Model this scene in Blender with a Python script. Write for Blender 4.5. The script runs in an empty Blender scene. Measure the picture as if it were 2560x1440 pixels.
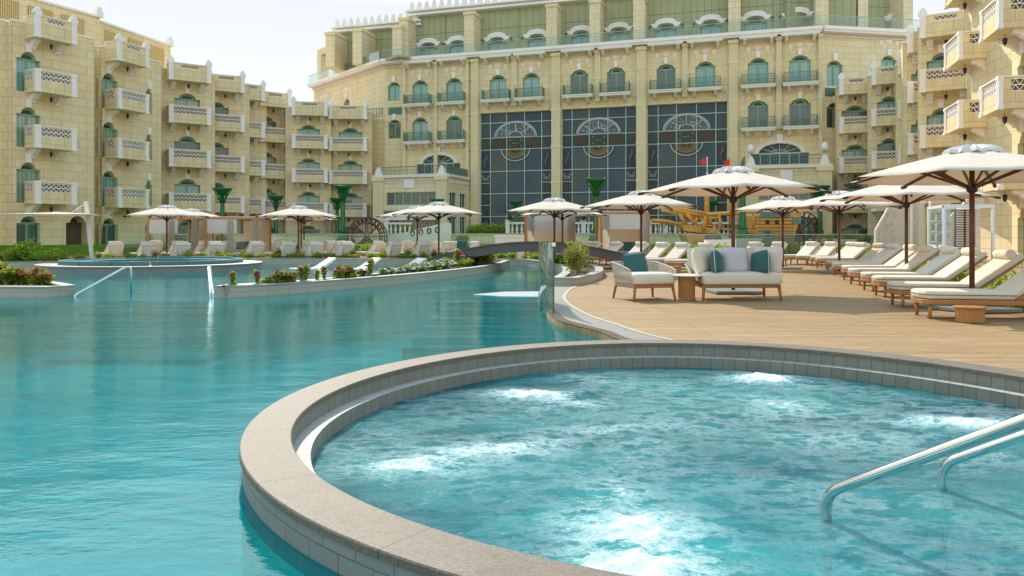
import bpy, bmesh, math, random
from math import sin, cos, pi, radians, sqrt, atan2, hypot
from mathutils import Vector, Matrix, noise
from mathutils.geometry import tessellate_polygon
S = bpy.context.scene
# ---------------------------------------------------------------- camera, sky, sun
FP, HY, CH = 1900.0, 590.0, 1.2          # focal length in photo pixels, horizon row, eye height above the deck
cam = bpy.data.objects.new('camera', bpy.data.cameras.new('camera'))
S.collection.objects.link(cam)
cam.location = (0, 0, CH); cam.rotation_euler = (pi/2, 0, 0)
cam.data.sensor_width = 36; cam.data.lens = 36*FP/2560
cam.data.shift_y = -(720-HY)/2560
cam.data.clip_end = 3000; cam.data.clip_start = .05
S.camera = cam
SUN_AZ, SUN_EL = radians(109), radians(39)   # azimuth counted from +x, sun behind the hotel and a little left
W = bpy.data.worlds.new('World'); S.world = W; W.use_nodes = True
nt = W.node_tree; nt.nodes.clear()
sky = nt.nodes.new('ShaderNodeTexSky'); sky.sky_type = 'NISHITA'; sky.sun_disc = False
sky.sun_elevation = SUN_EL; sky.sun_rotation = pi/2 - SUN_AZ
sky.air_density = 2.3; sky.dust_density = .1; sky.ozone_density = 1.6
bg = nt.nodes.new('ShaderNodeBackground'); bg.inputs[1].default_value = .15
wo = nt.nodes.new('ShaderNodeOutputWorld')
tint = nt.nodes.new('ShaderNodeMix'); tint.data_type = 'RGBA'; tint.blend_type = 'MULTIPLY'; tint.inputs[0].default_value = 1; tint.inputs[7].default_value = (1.06, 1.0, .93, 1)   # desert haze
tc = nt.nodes.new('ShaderNodeTexCoord'); sp = nt.nodes.new('ShaderNodeSeparateXYZ'); nt.links.new(tc.outputs['Generated'], sp.inputs[0])
rp = nt.nodes.new('ShaderNodeValToRGB'); nt.links.new(sp.outputs[2], rp.inputs[0]); e_ = rp.color_ramp.elements; e_.new(.16); e_.new(.288); e_.new(.335)
for q_, (p_, c_) in zip(e_, ((0., (.56, .565, .56)), (.16, (.455, .495, .535)), (.288, (.40, .45, .505)), (.335, (.97, .99, .99)), (1., (.99, .99, .99)))): q_.position = p_; q_.color = tuple(x/.15*.25 for x in c_)+(1,)
sc4 = nt.nodes.new('ShaderNodeMix'); sc4.data_type = 'RGBA'; sc4.blend_type = 'MULTIPLY'; sc4.inputs[0].default_value = 1; sc4.inputs[7].default_value = (4, 4, 4, 1); nt.links.new(rp.outputs[0], sc4.inputs[6])
hz = nt.nodes.new('ShaderNodeMix'); hz.data_type = 'RGBA'; hz.blend_type = 'DARKEN'; hz.inputs[0].default_value = 1; nt.links.new(sky.outputs[0], hz.inputs[6]); nt.links.new(sc4.outputs[2], hz.inputs[7])   # dusty air evens out the glow round the sun
nt.links.new(hz.outputs[2], tint.inputs[6]); nt.links.new(tint.outputs[2], bg.inputs[0]); nt.links.new(bg.outputs[0], wo.inputs[0])
sl = bpy.data.lights.new('sun', 'SUN'); sl.energy = 2.3; sl.angle = radians(.6); sl.color = (1, .90, .76)
sun = bpy.data.objects.new('sun', sl); S.collection.objects.link(sun)
sd = Vector((cos(SUN_AZ)*cos(SUN_EL), sin(SUN_AZ)*cos(SUN_EL), sin(SUN_EL)))
sun.rotation_euler = sd.to_track_quat('Z', 'Y').to_euler(); sun.location = (0, 0, 60)
S.view_settings.view_transform = 'Standard'; S.view_settings.look = 'None'
S.view_settings.gamma = 1; S.view_settings.exposure = 1.06
S.cycles.max_bounces = 8; S.cycles.transparent_max_bounces = 12
S.cycles.sample_clamp_indirect = 4; S.cycles.sample_clamp_direct = 6; S.cycles.caustics_reflective = False; S.cycles.caustics_refractive = False
R = random.Random(7)
# ---------------------------------------------------------------- materials
MATS = {}
class N:
    """tiny node builder"""
    def __init__(s, name):
        s.m = bpy.data.materials.new(name); s.m.use_nodes = True
        s.t = s.m.node_tree; s.t.nodes.clear()
        s.o = s.t.nodes.new('ShaderNodeOutputMaterial')
        MATS[name] = s.m
    def n(s, typ, **k):
        x = s.t.nodes.new('ShaderNode'+typ)
        for a, v in k.items():
            if a[0] == '_': setattr(x, a[1:], v)
            elif a.startswith('i') and a[1:].isdigit(): s.set(x.inputs[int(a[1:])], v)
            else: s.set(x.inputs[a.replace('__', ' ')], v)
        return x
    def set(s, sock, v):
        if isinstance(v, bpy.types.NodeSocket): s.t.links.new(v, sock)
        elif isinstance(v, bpy.types.Node): s.t.links.new(v.outputs[0], sock)
        else:
            if isinstance(v, tuple) and len(v) == 3 and sock.type == 'RGBA': v = v+(1,)
            sock.default_value = v
    def math(s, op, a, b=None, c=None):
        x = s.n('Math', _operation=op); s.set(x.inputs[0], a)
        if b is not None: s.set(x.inputs[1], b)
        if c is not None: s.set(x.inputs[2], c)
        return x.outputs[0]
    def mix(s, f, a, b, mode='MIX'):
        x = s.n('Mix', _data_type='RGBA', _blend_type=mode)
        s.set(x.inputs[0], f); s.set(x.inputs[6], a); s.set(x.inputs[7], b)
        return x.outputs[2]
    def ramp(s, f, stops):
        x = s.n('ValToRGB'); s.set(x.inputs[0], f); e = x.color_ramp.elements
        while len(e) < len(stops): e.new(.5)
        for q, (p, c) in zip(e, stops):
            q.position = p; q.color = c if len(c) == 4 else tuple(c)+(1,)
        return x.outputs[0]
    def obj(s): return s.n('TexCoord').outputs['Object']
    def noise(s, vec, scale, detail=4, rough=.55):
        return s.n('TexNoise', Vector=vec, Scale=scale, Detail=detail, Roughness=rough).outputs[0]
    def bump(s, h, strength=.3, dist=.02, normal=None):
        x = s.n('Bump', Height=h, Strength=strength, Distance=dist)
        if normal is not None: s.set(x.inputs['Normal'], normal)
        return x.outputs[0]
    def mapv(s, vec, scale=(1, 1, 1), rot=(0, 0, 0), loc=(0, 0, 0)):
        x = s.n('Mapping', Vector=vec); x.inputs['Scale'].default_value = scale
        x.inputs['Rotation'].default_value = rot; x.inputs['Location'].default_value = loc
        return x.outputs[0]
    def pbr(s, col, rough=.6, metal=0, normal=None, spec=.5, **k):
        p = s.n('BsdfPrincipled'); s.set(p.inputs['Base Color'], col); s.set(p.inputs['Roughness'], rough)
        s.set(p.inputs['Metallic'], metal); s.set(p.inputs['Specular IOR Level'], spec)
        if normal is not None: s.set(p.inputs['Normal'], normal)
        for a, v in k.items(): s.set(p.inputs[a.replace('__', ' ')], v)
        s.t.links.new(p.outputs[0], s.o.inputs[0]); return p
def plain(name, col, rough=.6, metal=0, var=.12, scale=3., bump=0., spec=.5):
    n = N(name); v = n.obj()
    f = n.noise(v, scale, 5)
    c = n.mix(f, tuple(x*(1-var) for x in col), tuple(min(1, x*(1+var)) for x in col))
    nm = n.bump(n.noise(v, scale*12, 3), bump, .01) if bump else None
    n.pbr(c, rough, metal, nm, spec); return n.m
def wallvec(n):
    """object-space (along, up) coordinate for walls: x along on front faces, y along on side faces"""
    tc = n.n('TexCoord'); s = n.n('SeparateXYZ', Vector=tc.outputs['Object']).outputs
    nn = n.n('SeparateXYZ', Vector=tc.outputs['Normal']).outputs
    side = n.math('GREATER_THAN', n.math('ABSOLUTE', nn[0]), .7)
    u = n.math('ADD', n.math('MULTIPLY', s[0], n.math('SUBTRACT', 1, side)), n.math('MULTIPLY', s[1], side))
    return n.n('CombineXYZ', X=u, Y=s[2]).outputs[0], tc.outputs['Object']
def blocks(name, c1, c2, mortar, bw, bh, ms=.012, rough=.85, off=.5, bump=.35, stain=.16, squash=1.):
    n = N(name); v, o = wallvec(n)
    b = n.n('TexBrick', _offset=off, _offset_frequency=2, _squash=squash, _squash_frequency=3, Vector=v, Color1=c1, Color2=c2, Mortar=mortar, Scale=1.)
    b.inputs['Mortar Size'].default_value = ms; b.inputs['Mortar Smooth'].default_value = .2
    b.inputs['Brick Width'].default_value = bw; b.inputs['Row Height'].default_value = bh; b.inputs['Bias'].default_value = -.1
    big = n.noise(o, .35, 5, .6); fine = n.noise(o, 9, 6, .7)
    c = n.mix(n.math('MULTIPLY', n.math('SUBTRACT', big, .35), stain*3), b.outputs[0], tuple(x*.72 for x in c1))
    c = n.mix(stain, c, n.mix(fine, (.3, .3, .3), (1., 1., 1.)), 'SOFT_LIGHT')
    st = n.ramp(n.noise(n.mapv(o, (1.3, 1.3, .10)), 1.6, 5, .65), [(.42, (1, 1, 1)), (.68, (.70, .66, .58))]); c = n.mix(stain*2.2, c, n.mix(1., c, st, 'MULTIPLY'))
    h = n.math('SUBTRACT', n.math('MULTIPLY', fine, .25), b.outputs[1])
    n.pbr(c, rough, 0, n.bump(h, bump, .02), .3); return n.m
blocks('stone', (.88, .72, .44), (.80, .64, .375), (.50, .37, .22), 1.15, .55, .013)
blocks('stone_pale', (.88, .73, .48), (.81, .66, .42), (.52, .40, .25), 1.0, .5, .013)
blocks('podium_stone', (.88, .75, .49), (.81, .68, .43), (.52, .42, .26), .9, .6, .012)
blocks('pool_tile', (.30, .285, .235), (.245, .235, .20), (.09, .088, .08), .22, .2, .006, .6, .5, .25)
blocks('wall_tile', (.36, .355, .33), (.30, .30, .285), (.14, .14, .14), .5, .3, .006, .6, .5, .25)
plain('trim', (.90, .84, .80), .7, var=.05, scale=2, bump=.1)
plain('cornice', (.82, .76, .66), .7, var=.06, scale=1, bump=.1)
plain('flute_stone', (.80, .69, .44), .8, var=.1, scale=2, bump=.2)
plain('relief', (.90, .78, .64), .8, var=.12, scale=5)
plain('green_frame', (.20, .36, .24), .45, var=.08)
plain('green_rail', (.13, .22, .16), .5, var=.1)
plain('green_cast', (.008, .14, .038), .22, var=.2, scale=2)
plain('dark_iron', (.03, .02, .015), .5)
plain('teak', (.42, .18, .052), .55, var=.3, scale=6, bump=.1)
plain('gold_stone', (.80, .60, .28), .8, var=.15)
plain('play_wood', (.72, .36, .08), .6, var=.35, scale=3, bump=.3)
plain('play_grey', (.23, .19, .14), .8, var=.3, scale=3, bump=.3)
plain('orange_wood', (.52, .22, .05), .5, var=.2, scale=6)
plain('walnut', (.13, .045, .022), .45, var=.2, scale=6)
plain('blue_paint', (.12, .30, .34), .6, var=.15)
plain('red_flag', (.65, .05, .035), .7)
plain('white_gloss', (.80, .80, .82), .35, var=.03)
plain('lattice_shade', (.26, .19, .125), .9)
plain('grey_stone', (.37, .35, .31), .6, var=.12, scale=4, bump=.1)
plain('bridge_grey', (.125, .112, .098), .6, var=.08, scale=2)
plain('wet_ledge', (.78, .86, .90), .2, var=.04)
plain('wet_apron', (.165, .13, .095), .2, var=.4, scale=6, bump=.2)
plain('soil', (.055, .035, .02), .95, var=.4, scale=6, bump=.6)
plain('grey_metal', (.22, .23, .22), .45, var=.05)
plain('rope', (.62, .575, .49), .8, var=.12, scale=20, bump=.2)
plain('dark_net', (.03, .03, .03), .8)
plain('soap_black', (.02, .02, .02), .5)
plain('stem', (.12, .11, .04), .8)
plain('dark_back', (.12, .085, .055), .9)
plain('rust', (.16, .075, .045), .8, var=.3, scale=4, bump=.3)
plain('cloth_pack', (.5, .46, .5), .9, var=.3, scale=6)
def fabric(name, col, var=.05, weave=90, tl=0.):
    n = N(name); v = n.obj()
    c = n.mix(n.noise(v, 2.5, 4), tuple(x*(1-var) for x in col), tuple(min(.95, x*(1+var)) for x in col))
    h = n.math('ADD', n.math('MULTIPLY', n.noise(v, 4.5, 2), 1.6), n.math('MULTIPLY', n.noise(v, weave, 2), .12))
    p = n.pbr(c, .95, 0, n.bump(h, .35, .03), .15, Sheen__Weight=.15)
    if tl:
        tr = n.n('BsdfTranslucent', Color=c); mx = n.n('MixShader', i0=tl, i1=p.outputs[0], i2=tr.outputs[0])
        n.t.links.new(mx.outputs[0], n.o.inputs[0])
    return n.m
fabric('cream', (.71, .615, .49)); fabric('cream_light', (.76, .67, .55)); fabric('cream_far', (.86, .79, .69)); fabric('grey_fabric', (.58, .55, .56))
fabric('teal_fabric', (.05, .135, .13)); fabric('sofa_teal', (.10, .21, .21)); fabric('sofa_grey', (.30, .33, .31))
fabric('canopy', (.83, .72, .61), tl=.28); fabric('linen', (.78, .70, .58), tl=.35); fabric('cabana_roof', (.76, .71, .68), tl=.15)
plain('piping', (.10, .10, .10), .8); plain('white_stitch', (.8, .8, .8), .8)
# metal, glass
n = N('steel'); v = n.obj(); n.pbr((.72, .73, .73), n.math('ADD', .05, n.math('MULTIPLY', n.noise(v, 30, 3), .08)), 1.)
def thin_glass(name, tint, refl=.5, rough=.0, body=.0, bodycol=(.3, .4, .38)):
    n = N(name); fr = n.n('Fresnel', IOR=1.5)
    fac = n.math('MINIMUM', n.math('MULTIPLY', fr, refl*2), .9)
    tr = n.n('BsdfTransparent', Color=tint); gl = n.n('BsdfGlossy', Color=(1, 1, 1), Roughness=rough)
    a = tr.outputs[0]
    if body: a = n.n('MixShader', i0=body, i1=a, i2=n.n('BsdfDiffuse', Color=bodycol).outputs[0]).outputs[0]
    mx = n.n('MixShader', i0=fac, i1=a, i2=gl.outputs[0]); n.t.links.new(mx.outputs[0], n.o.inputs[0]); return n.m
thin_glass('clear_glass', (.80, .90, .86), .6); thin_glass('rail_glass', (.90, .96, .94), .3, body=.04, bodycol=(.42, .50, .47))
thin_glass('edge_glass', (.70, .78, .72), .35, body=.14, bodycol=(.36, .42, .34))
def pane(name, a, b, rough=.06, folds=9., spec=.8):
    n = N(name); v = n.obj(); s = n.n('SeparateXYZ', Vector=v).outputs
    w = n.math('SINE', n.math('ADD', n.math('MULTIPLY', s[0], folds*2.6), n.math('MULTIPLY', n.noise(v, 1.3, 3), 7)))
    c = n.mix(n.math('ADD', n.math('MULTIPLY', w, .32), .5), a, b)
    n.pbr(c, .35, 0, None, spec, Coat__Weight=1., Coat__Roughness=.02, Coat__IOR=1.6); return n.m
pane('curtain_teal', (.11, .29, .265), (.21, .45, .41)); pane('curtain_dark', (.012, .04, .03), (.05, .11, .085)); pane('curtain_pale', (.16, .25, .17), (.34, .45, .32))
pane('curtain_grey', (.15, .30, .28), (.30, .46, .42))
# big curtain-wall glass: dim interior tone, warm building reflections painted in as colour patches
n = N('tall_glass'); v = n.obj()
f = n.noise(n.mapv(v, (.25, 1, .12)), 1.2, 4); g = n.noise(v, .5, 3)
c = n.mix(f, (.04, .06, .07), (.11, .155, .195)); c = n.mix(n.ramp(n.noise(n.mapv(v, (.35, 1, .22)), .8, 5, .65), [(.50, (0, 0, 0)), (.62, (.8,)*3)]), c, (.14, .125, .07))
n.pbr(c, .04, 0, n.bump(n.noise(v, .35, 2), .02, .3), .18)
plain('mullion', (.42, .55, .48), .4); plain('panel_green', (.02, .035, .025), .4); plain('panel_blue', (.012, .015, .055), .35)
plain('panel_grey', (.10, .11, .12), .5); plain('panel_gold', (.30, .20, .09), .5); plain('panel_white', (.55, .6, .6), .5)
# green metal roof cladding with standing seams
n = N('cladding'); v = n.obj(); s = n.n('SeparateXYZ', Vector=v).outputs
sx = n.math('FRACT', n.math('MULTIPLY', s[0], 1.6)); seam = n.math('LESS_THAN', sx, .06)
hz = n.math('LESS_THAN', n.math('FRACT', n.math('ADD', n.math('MULTIPLY', s[2], .42), .2)), .018)
c = n.mix(n.noise(n.mapv(v, (3, 3, .4)), 1.4, 5), (.36, .37, .20), (.46, .47, .28))
c = n.mix(n.math('MAXIMUM', n.math('MULTIPLY', seam, .6), hz), c, (.12, .12, .06))
n.pbr(c, .6, .1, n.bump(seam, .6, .04), .4)
# deck planks: grain and board joints along x
n = N('deck'); v = n.obj()
b = n.n('TexBrick', _offset=.37, _offset_frequency=2, Vector=v, Color1=(.50, .32, .155), Color2=(.36, .225, .105), Mortar=(.10, .06, .035), Scale=1.)
b.inputs['Mortar Size'].default_value = .011; b.inputs['Brick Width'].default_value = 2.4; b.inputs['Row Height'].default_value = .14; b.inputs['Mortar Smooth'].default_value = .1
gr = n.noise(n.mapv(v, (.9, 16, 1)), 3, 6, .65); gr2 = n.noise(n.mapv(v, (.12, 1.1, 1)), 2, 4); gr3 = n.ramp(n.noise(n.mapv(v, (.16, 2.7, 1)), 2.4, 7, .78), [(.46, (0, 0, 0)), (.60, (.62,)*3)])
c = n.mix(n.ramp(gr, [(.40, (0, 0, 0)), (.66, (.85,)*3)]), b.outputs[0], (.17, .105, .055)); c = n.mix(n.math('MULTIPLY', gr2, .40), c, (.66, .45, .24)); c = n.mix(gr3, c, (.235, .15, .08))
h = n.math('SUBTRACT', n.math('MULTIPLY', gr, .5), b.outputs[1])
n.pbr(c, n.math('ADD', .45, n.math('MULTIPLY', gr, .3)), 0, n.bump(h, .35, .01), .15)
plain('apron', (.25, .225, .195), .45, var=.14, scale=5, bump=.15); plain('apron_strip', (.42, .36, .25), .6, var=.08)
# granite coping
n = N('granite'); v = n.obj()
sp = n.n('TexVoronoi', Vector=v, Scale=130.).outputs[1]; sp = n.n('SeparateColor', Color=sp).outputs[0]
c = n.mix(sp, (.115, .088, .064), (.235, .185, .14)); c = n.mix(n.math('MULTIPLY', n.noise(v, 1.6, 5), .5), c, (.16, .125, .095))
sv = n.n('SeparateXYZ', Vector=v).outputs; an = n.math('ARCTAN2', n.math('SUBTRACT', sv[1], 5.09), n.math('SUBTRACT', sv[0], 1.47))
jt = n.math('LESS_THAN', n.math('FRACT', n.math('MULTIPLY', an, 3.1)), .007); c = n.mix(jt, c, (.07, .055, .04)); c = n.mix(n.ramp(n.noise(v, 1.9, 6, .7), [(.56, (0, 0, 0)), (.66, (.55,)*3)]), c, (.10, .08, .062))
n.pbr(c, .62, 0, n.bump(sp, .25, .004), .4)
# grass
n = N('grass'); v = n.obj(); c = n.mix(n.noise(v, 3, 6), (.07, .17, .015), (.16, .30, .03)); n.pbr(c, .9, 0, n.bump(n.noise(v, 30, 3), .8, .05), .2)
n = N('paving'); v = n.obj(); c = n.mix(n.noise(v, 1, 6), (.36, .32, .26), (.48, .43, .35)); n.pbr(c, .8)
def leafmat(name, a, b, c3):
    n = N(name); r = n.n('NewGeometry').outputs['Random Per Island']
    c = n.ramp(r, [(0, a), (.5, b), (1, c3)])
    p = n.pbr(c, .5, 0, None, .4); tr = n.n('BsdfTranslucent', Color=c)
    mx = n.n('MixShader', i0=.5, i1=p.outputs[0], i2=tr.outputs[0]); n.t.links.new(mx.outputs[0], n.o.inputs[0])
leafmat('leaf_bright', (.15, .25, .02), (.30, .43, .03), (.50, .60, .08)); leafmat('leaf_mid', (.10, .18, .02), (.19, .30, .03), (.36, .46, .06))
leafmat('leaf_lime', (.17, .27, .015), (.30, .42, .025), (.45, .55, .06)); leafmat('leaf_dry', (.15, .17, .03), (.28, .29, .06), (.42, .41, .11))
leafmat('petal_red', (.30, .01, .02), (.50, .03, .05), (.60, .12, .14)); leafmat('petal_pink', (.45, .04, .12), (.60, .10, .20), (.7, .3, .38)); leafmat('petal_white', (.6, .6, .55), (.75, .75, .7), (.8, .8, .8))
# pierced screen (mashrabiya): star lattice with real holes in alpha
n = N('screen'); v, o = wallvec(n)
vo = n.n('TexVoronoi', _feature='DISTANCE_TO_EDGE', Vector=n.mapv(v, (12, 12, 1)), Scale=1.); vo.inputs['Randomness'].default_value = .35
hole = n.math('GREATER_THAN', vo.outputs[0], .17)
p = n.pbr((.66, .62, .56), .7); tr = n.n('BsdfTransparent'); mx = n.n('MixShader', i0=hole, i1=p.outputs[0], i2=tr.outputs[0]); n.t.links.new(mx.outputs[0], n.o.inputs[0])
# pierced golden roof screens (holes read dark)
n = N('screen_gold'); v, o = wallvec(n)
vo = n.n('TexVoronoi', _feature='F1', Vector=n.mapv(v, (7, 7, 1)), Scale=1.); vo.inputs['Randomness'].default_value = .0
hole = n.math('LESS_THAN', vo.outputs[0], .33); n.pbr(n.mix(hole, (.74, .52, .22), (.20, .12, .05)), .8)
# water
def water(name, deep, tint, milk, scale, strength, ior=1.3, foam=False, aniso=(1, 1, 1)):
    n = N(name); v = n.obj(); vm = n.mapv(v, aniso)
    big = n.noise(vm, scale, 3, .5); mid = n.noise(vm, scale*3.1, 4, .6); fine = n.noise(vm, scale*11, 3, .6)
    patch = n.ramp(n.noise(v, .22, 3), [(.35, (.25,)*3), (.62, (1.,)*3)])
    h = n.math('ADD', big, n.math('MULTIPLY', mid, .35)); h = n.math('ADD', h, n.math('MULTIPLY', fine, .10))
    h = n.math('MULTIPLY', h, patch) if not foam else h
    nm = n.bump(h, strength, .05)
    fr = n.n('Fresnel', IOR=ior, Normal=nm)
    dv = n.mix(n.noise(vm, .9, 4), tuple(x*.55 for x in deep), tuple(x*1.35 for x in deep))
    if foam:
        at_ = n.n('Attribute', _attribute_name='foam').outputs['Fac']; cl = n.ramp(n.math('ADD', n.noise(n.mapv(v, (.55, 1.0, 1)), .85, 7, .62), n.math('MULTIPLY', at_, .22)), [(.38, (0, 0, 0)), (.66, (1, 1, 1))]); dv = n.mix(cl, (.003, .17, .22), (.07, .52, .53))
    dif = n.n('BsdfDiffuse', Color=dv); tr = n.n('BsdfTransparent', Color=tint)
    body = n.n('MixShader', i0=milk, i1=tr.outputs[0], i2=dif.outputs[0])
    gl = n.n('BsdfGlossy', Color=(.84, .98, .98), Roughness=.02, Normal=nm)
    out = n.n('MixShader', i0=fr.outputs[0], i1=body.outputs[0], i2=gl.outputs[0]).outputs[0]
    if foam:
        a = n.n('Attribute', _attribute_name='foam').outputs['Fac']; va = n.mapv(v, (1., 1.7, 1))
        f1 = n.noise(va, 11, 10, .82); f2 = n.noise(va, 26, 4, .7)
        rid = n.n('Clamp', Value=n.math('SUBTRACT', 1, n.math('MULTIPLY', n.math('ABSOLUTE', n.math('SUBTRACT', n.noise(va, 2.6, 9, .74), .5)), 13.))).outputs[0]
        m1 = n.math('MULTIPLY', n.math('SUBTRACT', n.math('ADD', n.math('MULTIPLY', a, 1.05), n.math('MULTIPLY', n.math('SUBTRACT', f1, .5), 3.2)), .50), 1.7)
        m2 = n.math('MULTIPLY', rid, n.math('ADD', n.math('MULTIPLY', n.math('SUBTRACT', n.noise(v, .8, 3), .33), .85), n.math('MULTIPLY', a, .8)))
        m2 = n.math('MULTIPLY', m2, n.math('MULTIPLY', f2, 1.5)); m3 = n.math('MULTIPLY', n.math('SUBTRACT', f2, n.math('SUBTRACT', .77, n.math('MULTIPLY', a, .16))), 7.)
        m = n.n('Clamp', Value=n.math('MAXIMUM', n.math('MAXIMUM', m1, m2), m3)).outputs[0]
        fo = n.n('BsdfDiffuse', Color=(.80, .90, .90))
        out = n.n('MixShader', i0=n.math('MULTIPLY', m, .85), i1=out, i2=fo.outputs[0]).outputs[0]
    n.t.links.new(out, n.o.inputs[0])
water('pool_water', (.0, .40, .415), (.42, .96, .97), .32, 1.9, .32, 1.30, aniso=(.8, 1.5, 1))
water('spa_water', (.015, .27, .29), (.28, .86, .84), .38, 5., .75, 1.25, True)
n = N('pool_floor'); v = n.obj(); c = n.mix(n.noise(v, .5, 4), (.003, .34, .39), (.02, .52, .55)); n.pbr(c, .7)
plain('spa_floor', (.06, .36, .40), .6, var=.2, scale=1.5); plain('pale_floor', (.45, .60, .60), .6, var=.1); plain('step_tile', (.06, .55, .58), .6); plain('step_dark', (.0, .012, .02), .6)
plain('step_grey', (.20, .40, .38), .6, var=.3, scale=3)
# ---------------------------------------------------------------- mesh helpers
class M:
    def __init__(s): s.v = []; s.f = []; s.sm = []
    def add(s, vs, fs, smooth=False, T=None):
        k = len(s.v); s.v += [tuple(T @ Vector(p)) if T else tuple(p) for p in vs]
        s.f += [tuple(i+k for i in q) for q in fs]; s.sm += [smooth]*len(fs); return s
    def box(s, x0, x1, y0, y1, z0, z1, T=None):
        vs = [(x, y, z) for z in (z0, z1) for y in (y0, y1) for x in (x0, x1)]
        return s.add(vs, [(0, 2, 3, 1), (4, 5, 7, 6), (0, 1, 5, 4), (2, 6, 7, 3), (0, 4, 6, 2), (1, 3, 7, 5)], T=T)
    def bar(s, a, b, w, h=None, up=(0, 0, 1)):
        a = Vector(a); b = Vector(b); d = b-a; L = d.length; h = h or w
        z = d.normalized(); u = Vector(up)
        if abs(z.dot(u)) > .98: u = Vector((1, 0, 0))
        x = z.cross(u).normalized(); y = x.cross(z)
        T = Matrix.Translation(a) @ Matrix((x, y, z)).transposed().to_4x4()
        return s.box(-w/2, w/2, -h/2, h/2, 0, L, T)
    def tube(s, pts, r, seg=8, cap=True, r2=None):
        P = [Vector(p) for p in pts]; n = len(P); k = len(s.v); up = None
        for i, p in enumerate(P):
            d = (P[min(i+1, n-1)]-P[max(i-1, 0)]).normalized()
            if up is None: up = Vector((0, 0, 1)) if abs(d.z) < .9 else Vector((1, 0, 0))
            x = d.cross(up).normalized(); y = x.cross(d); up = y
            rr = (r[i] if isinstance(r, (list, tuple)) else (r if r2 is None else r+(r2-r)*i/(n-1)))
            s.v += [tuple(p+x*cos(2*pi*j/seg)*rr+y*sin(2*pi*j/seg)*rr) for j in range(seg)]
        for i in range(n-1):
            for j in range(seg):
                a = k+i*seg+j; b = k+i*seg+(j+1) % seg
                s.f.append((a, b, b+seg, a+seg)); s.sm.append(True)
        if cap:
            s.f += [tuple(k+j for j in range(seg))[::-1], tuple(k+(n-1)*seg+j for j in range(seg))]; s.sm += [False]*2
        return s
    def lathe(s, prof, seg=16, c=(0, 0, 0), smooth=True, cap=True):
        k = len(s.v)
        for r, z in prof: s.v += [(c[0]+r*cos(2*pi*j/seg), c[1]+r*sin(2*pi*j/seg), c[2]+z) for j in range(seg)]
        for i in range(len(prof)-1):
            for j in range(seg):
                a = k+i*seg+j; b = k+i*seg+(j+1) % seg
                s.f.append((a, b, b+seg, a+seg)); s.sm.append(smooth)
        if cap:
            s.f += [tuple(k+j for j in range(seg))[::-1], tuple(k+(len(prof)-1)*seg+j for j in range(seg))]; s.sm += [False]*2
        return s
    def prism(s, poly, z0, z1, T=None, smooth=False):
        """poly in xy, extruded in z"""
        n = len(poly)
        if sum(poly[i][0]*poly[(i+1) % n][1]-poly[(i+1) % n][0]*poly[i][1] for i in range(n)) < 0: poly = poly[::-1]
        vs = [(x, y, z0) for x, y in poly]+[(x, y, z1) for x, y in poly]
        tri = tessellate_polygon([[Vector((x, y, 0)) for x, y in poly]])
        fs = []
        for t in tri:
            a, b, c = [Vector((*poly[i], 0)) for i in t]
            if (b-a).cross(c-a).z < 0: t = t[::-1]
            fs += [tuple(i+n for i in t), tuple(t[::-1])]
        fs += [(i, (i+1) % n, n+(i+1) % n, n+i) for i in range(n)]
        k = len(s.sm); s.add(vs, fs, False, T)
        if smooth:
            for q in range(len(s.sm)-n, len(s.sm)): s.sm[q] = True
        return s
    def vprism(s, poly, y0, y1, T=None):
        """poly in xz, extruded in y"""
        Q = Matrix(((1, 0, 0, 0), (0, 0, -1, 0), (0, 1, 0, 0), (0, 0, 0, 1)))
        return s.prism(poly, -y1, -y0, (T or Matrix()) @ Q)
    def sheet(s, outer, holes, z, flip=False):
        P = [outer]+list(holes); fl = [q for p in P for q in p]
        tri = tessellate_polygon([[Vector((x, y, 0)) for x, y in p] for p in P]); fs = []
        for t in tri:
            a, b, c = [Vector((*fl[i], 0)) for i in t]
            if (b-a).cross(c-a).length < 1e-9: continue
            if (b-a).cross(c-a).z < 0: t = t[::-1]
            fs.append(tuple(t))
        return s.add([(x, y, z) for x, y in fl], fs)
    def wall(s, x0, x1, z0, z1, holes, depth=.28, y=0.):
        """a wall face at y (outward is -y) with openings and their reveals"""
        outer = [(x0, z0), (x1, z0), (x1, z1), (x0, z1)]
        P = [outer]+holes; fl = [q for p in P for q in p]
        tri = tessellate_polygon([[Vector((a, b, 0)) for a, b in p] for p in P]); fs = []
        for t in tri:
            a, b, c = [Vector((*fl[i], 0)) for i in t]
            if (b-a).cross(c-a).z < 0: t = t[::-1]
            fs.append(tuple(t))
        s.add([(a, y, b) for a, b in fl], fs)
        for h in holes:
            k = len(h); s.add([(a, y, b) for a, b in h]+[(a, y+depth, b) for a, b in h], [(i, i+k, (i+1) % k+k, (i+1) % k) for i in range(k)])
        return s
    def mesh(s, name, mat, bev=0):
        me = bpy.data.meshes.new(name); me.from_pydata(s.v, [], s.f)
        me.polygons.foreach_set('use_smooth', s.sm); me.materials.append(MATS[mat]); me.update(); return me
def link(o, parent=None, loc=(0, 0, 0), rz=0., rot=None):
    S.collection.objects.link(o); o.location = loc; o.rotation_euler = rot or (0, 0, rz)
    if parent is not None: o.parent = parent
    return o
def obj(name, m, mat, parent=None, loc=(0, 0, 0), rz=0., bev=0, sub=0, rot=None, solid=0):
    me = m if isinstance(m, bpy.types.Mesh) else m.mesh(name, mat)
    o = link(bpy.data.objects.new(name, me), parent, loc, rz, rot)
    if solid: q = o.modifiers.new('t', 'SOLIDIFY'); q.thickness = solid; q.offset = 0
    if bev: q = o.modifiers.new('b', 'BEVEL'); q.width = bev; q.segments = 2; q.limit_method = 'ANGLE'; q.angle_limit = radians(50)
    if sub: q = o.modifiers.new('s', 'SUBSURF'); q.levels = q.render_levels = sub
    return o
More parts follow.
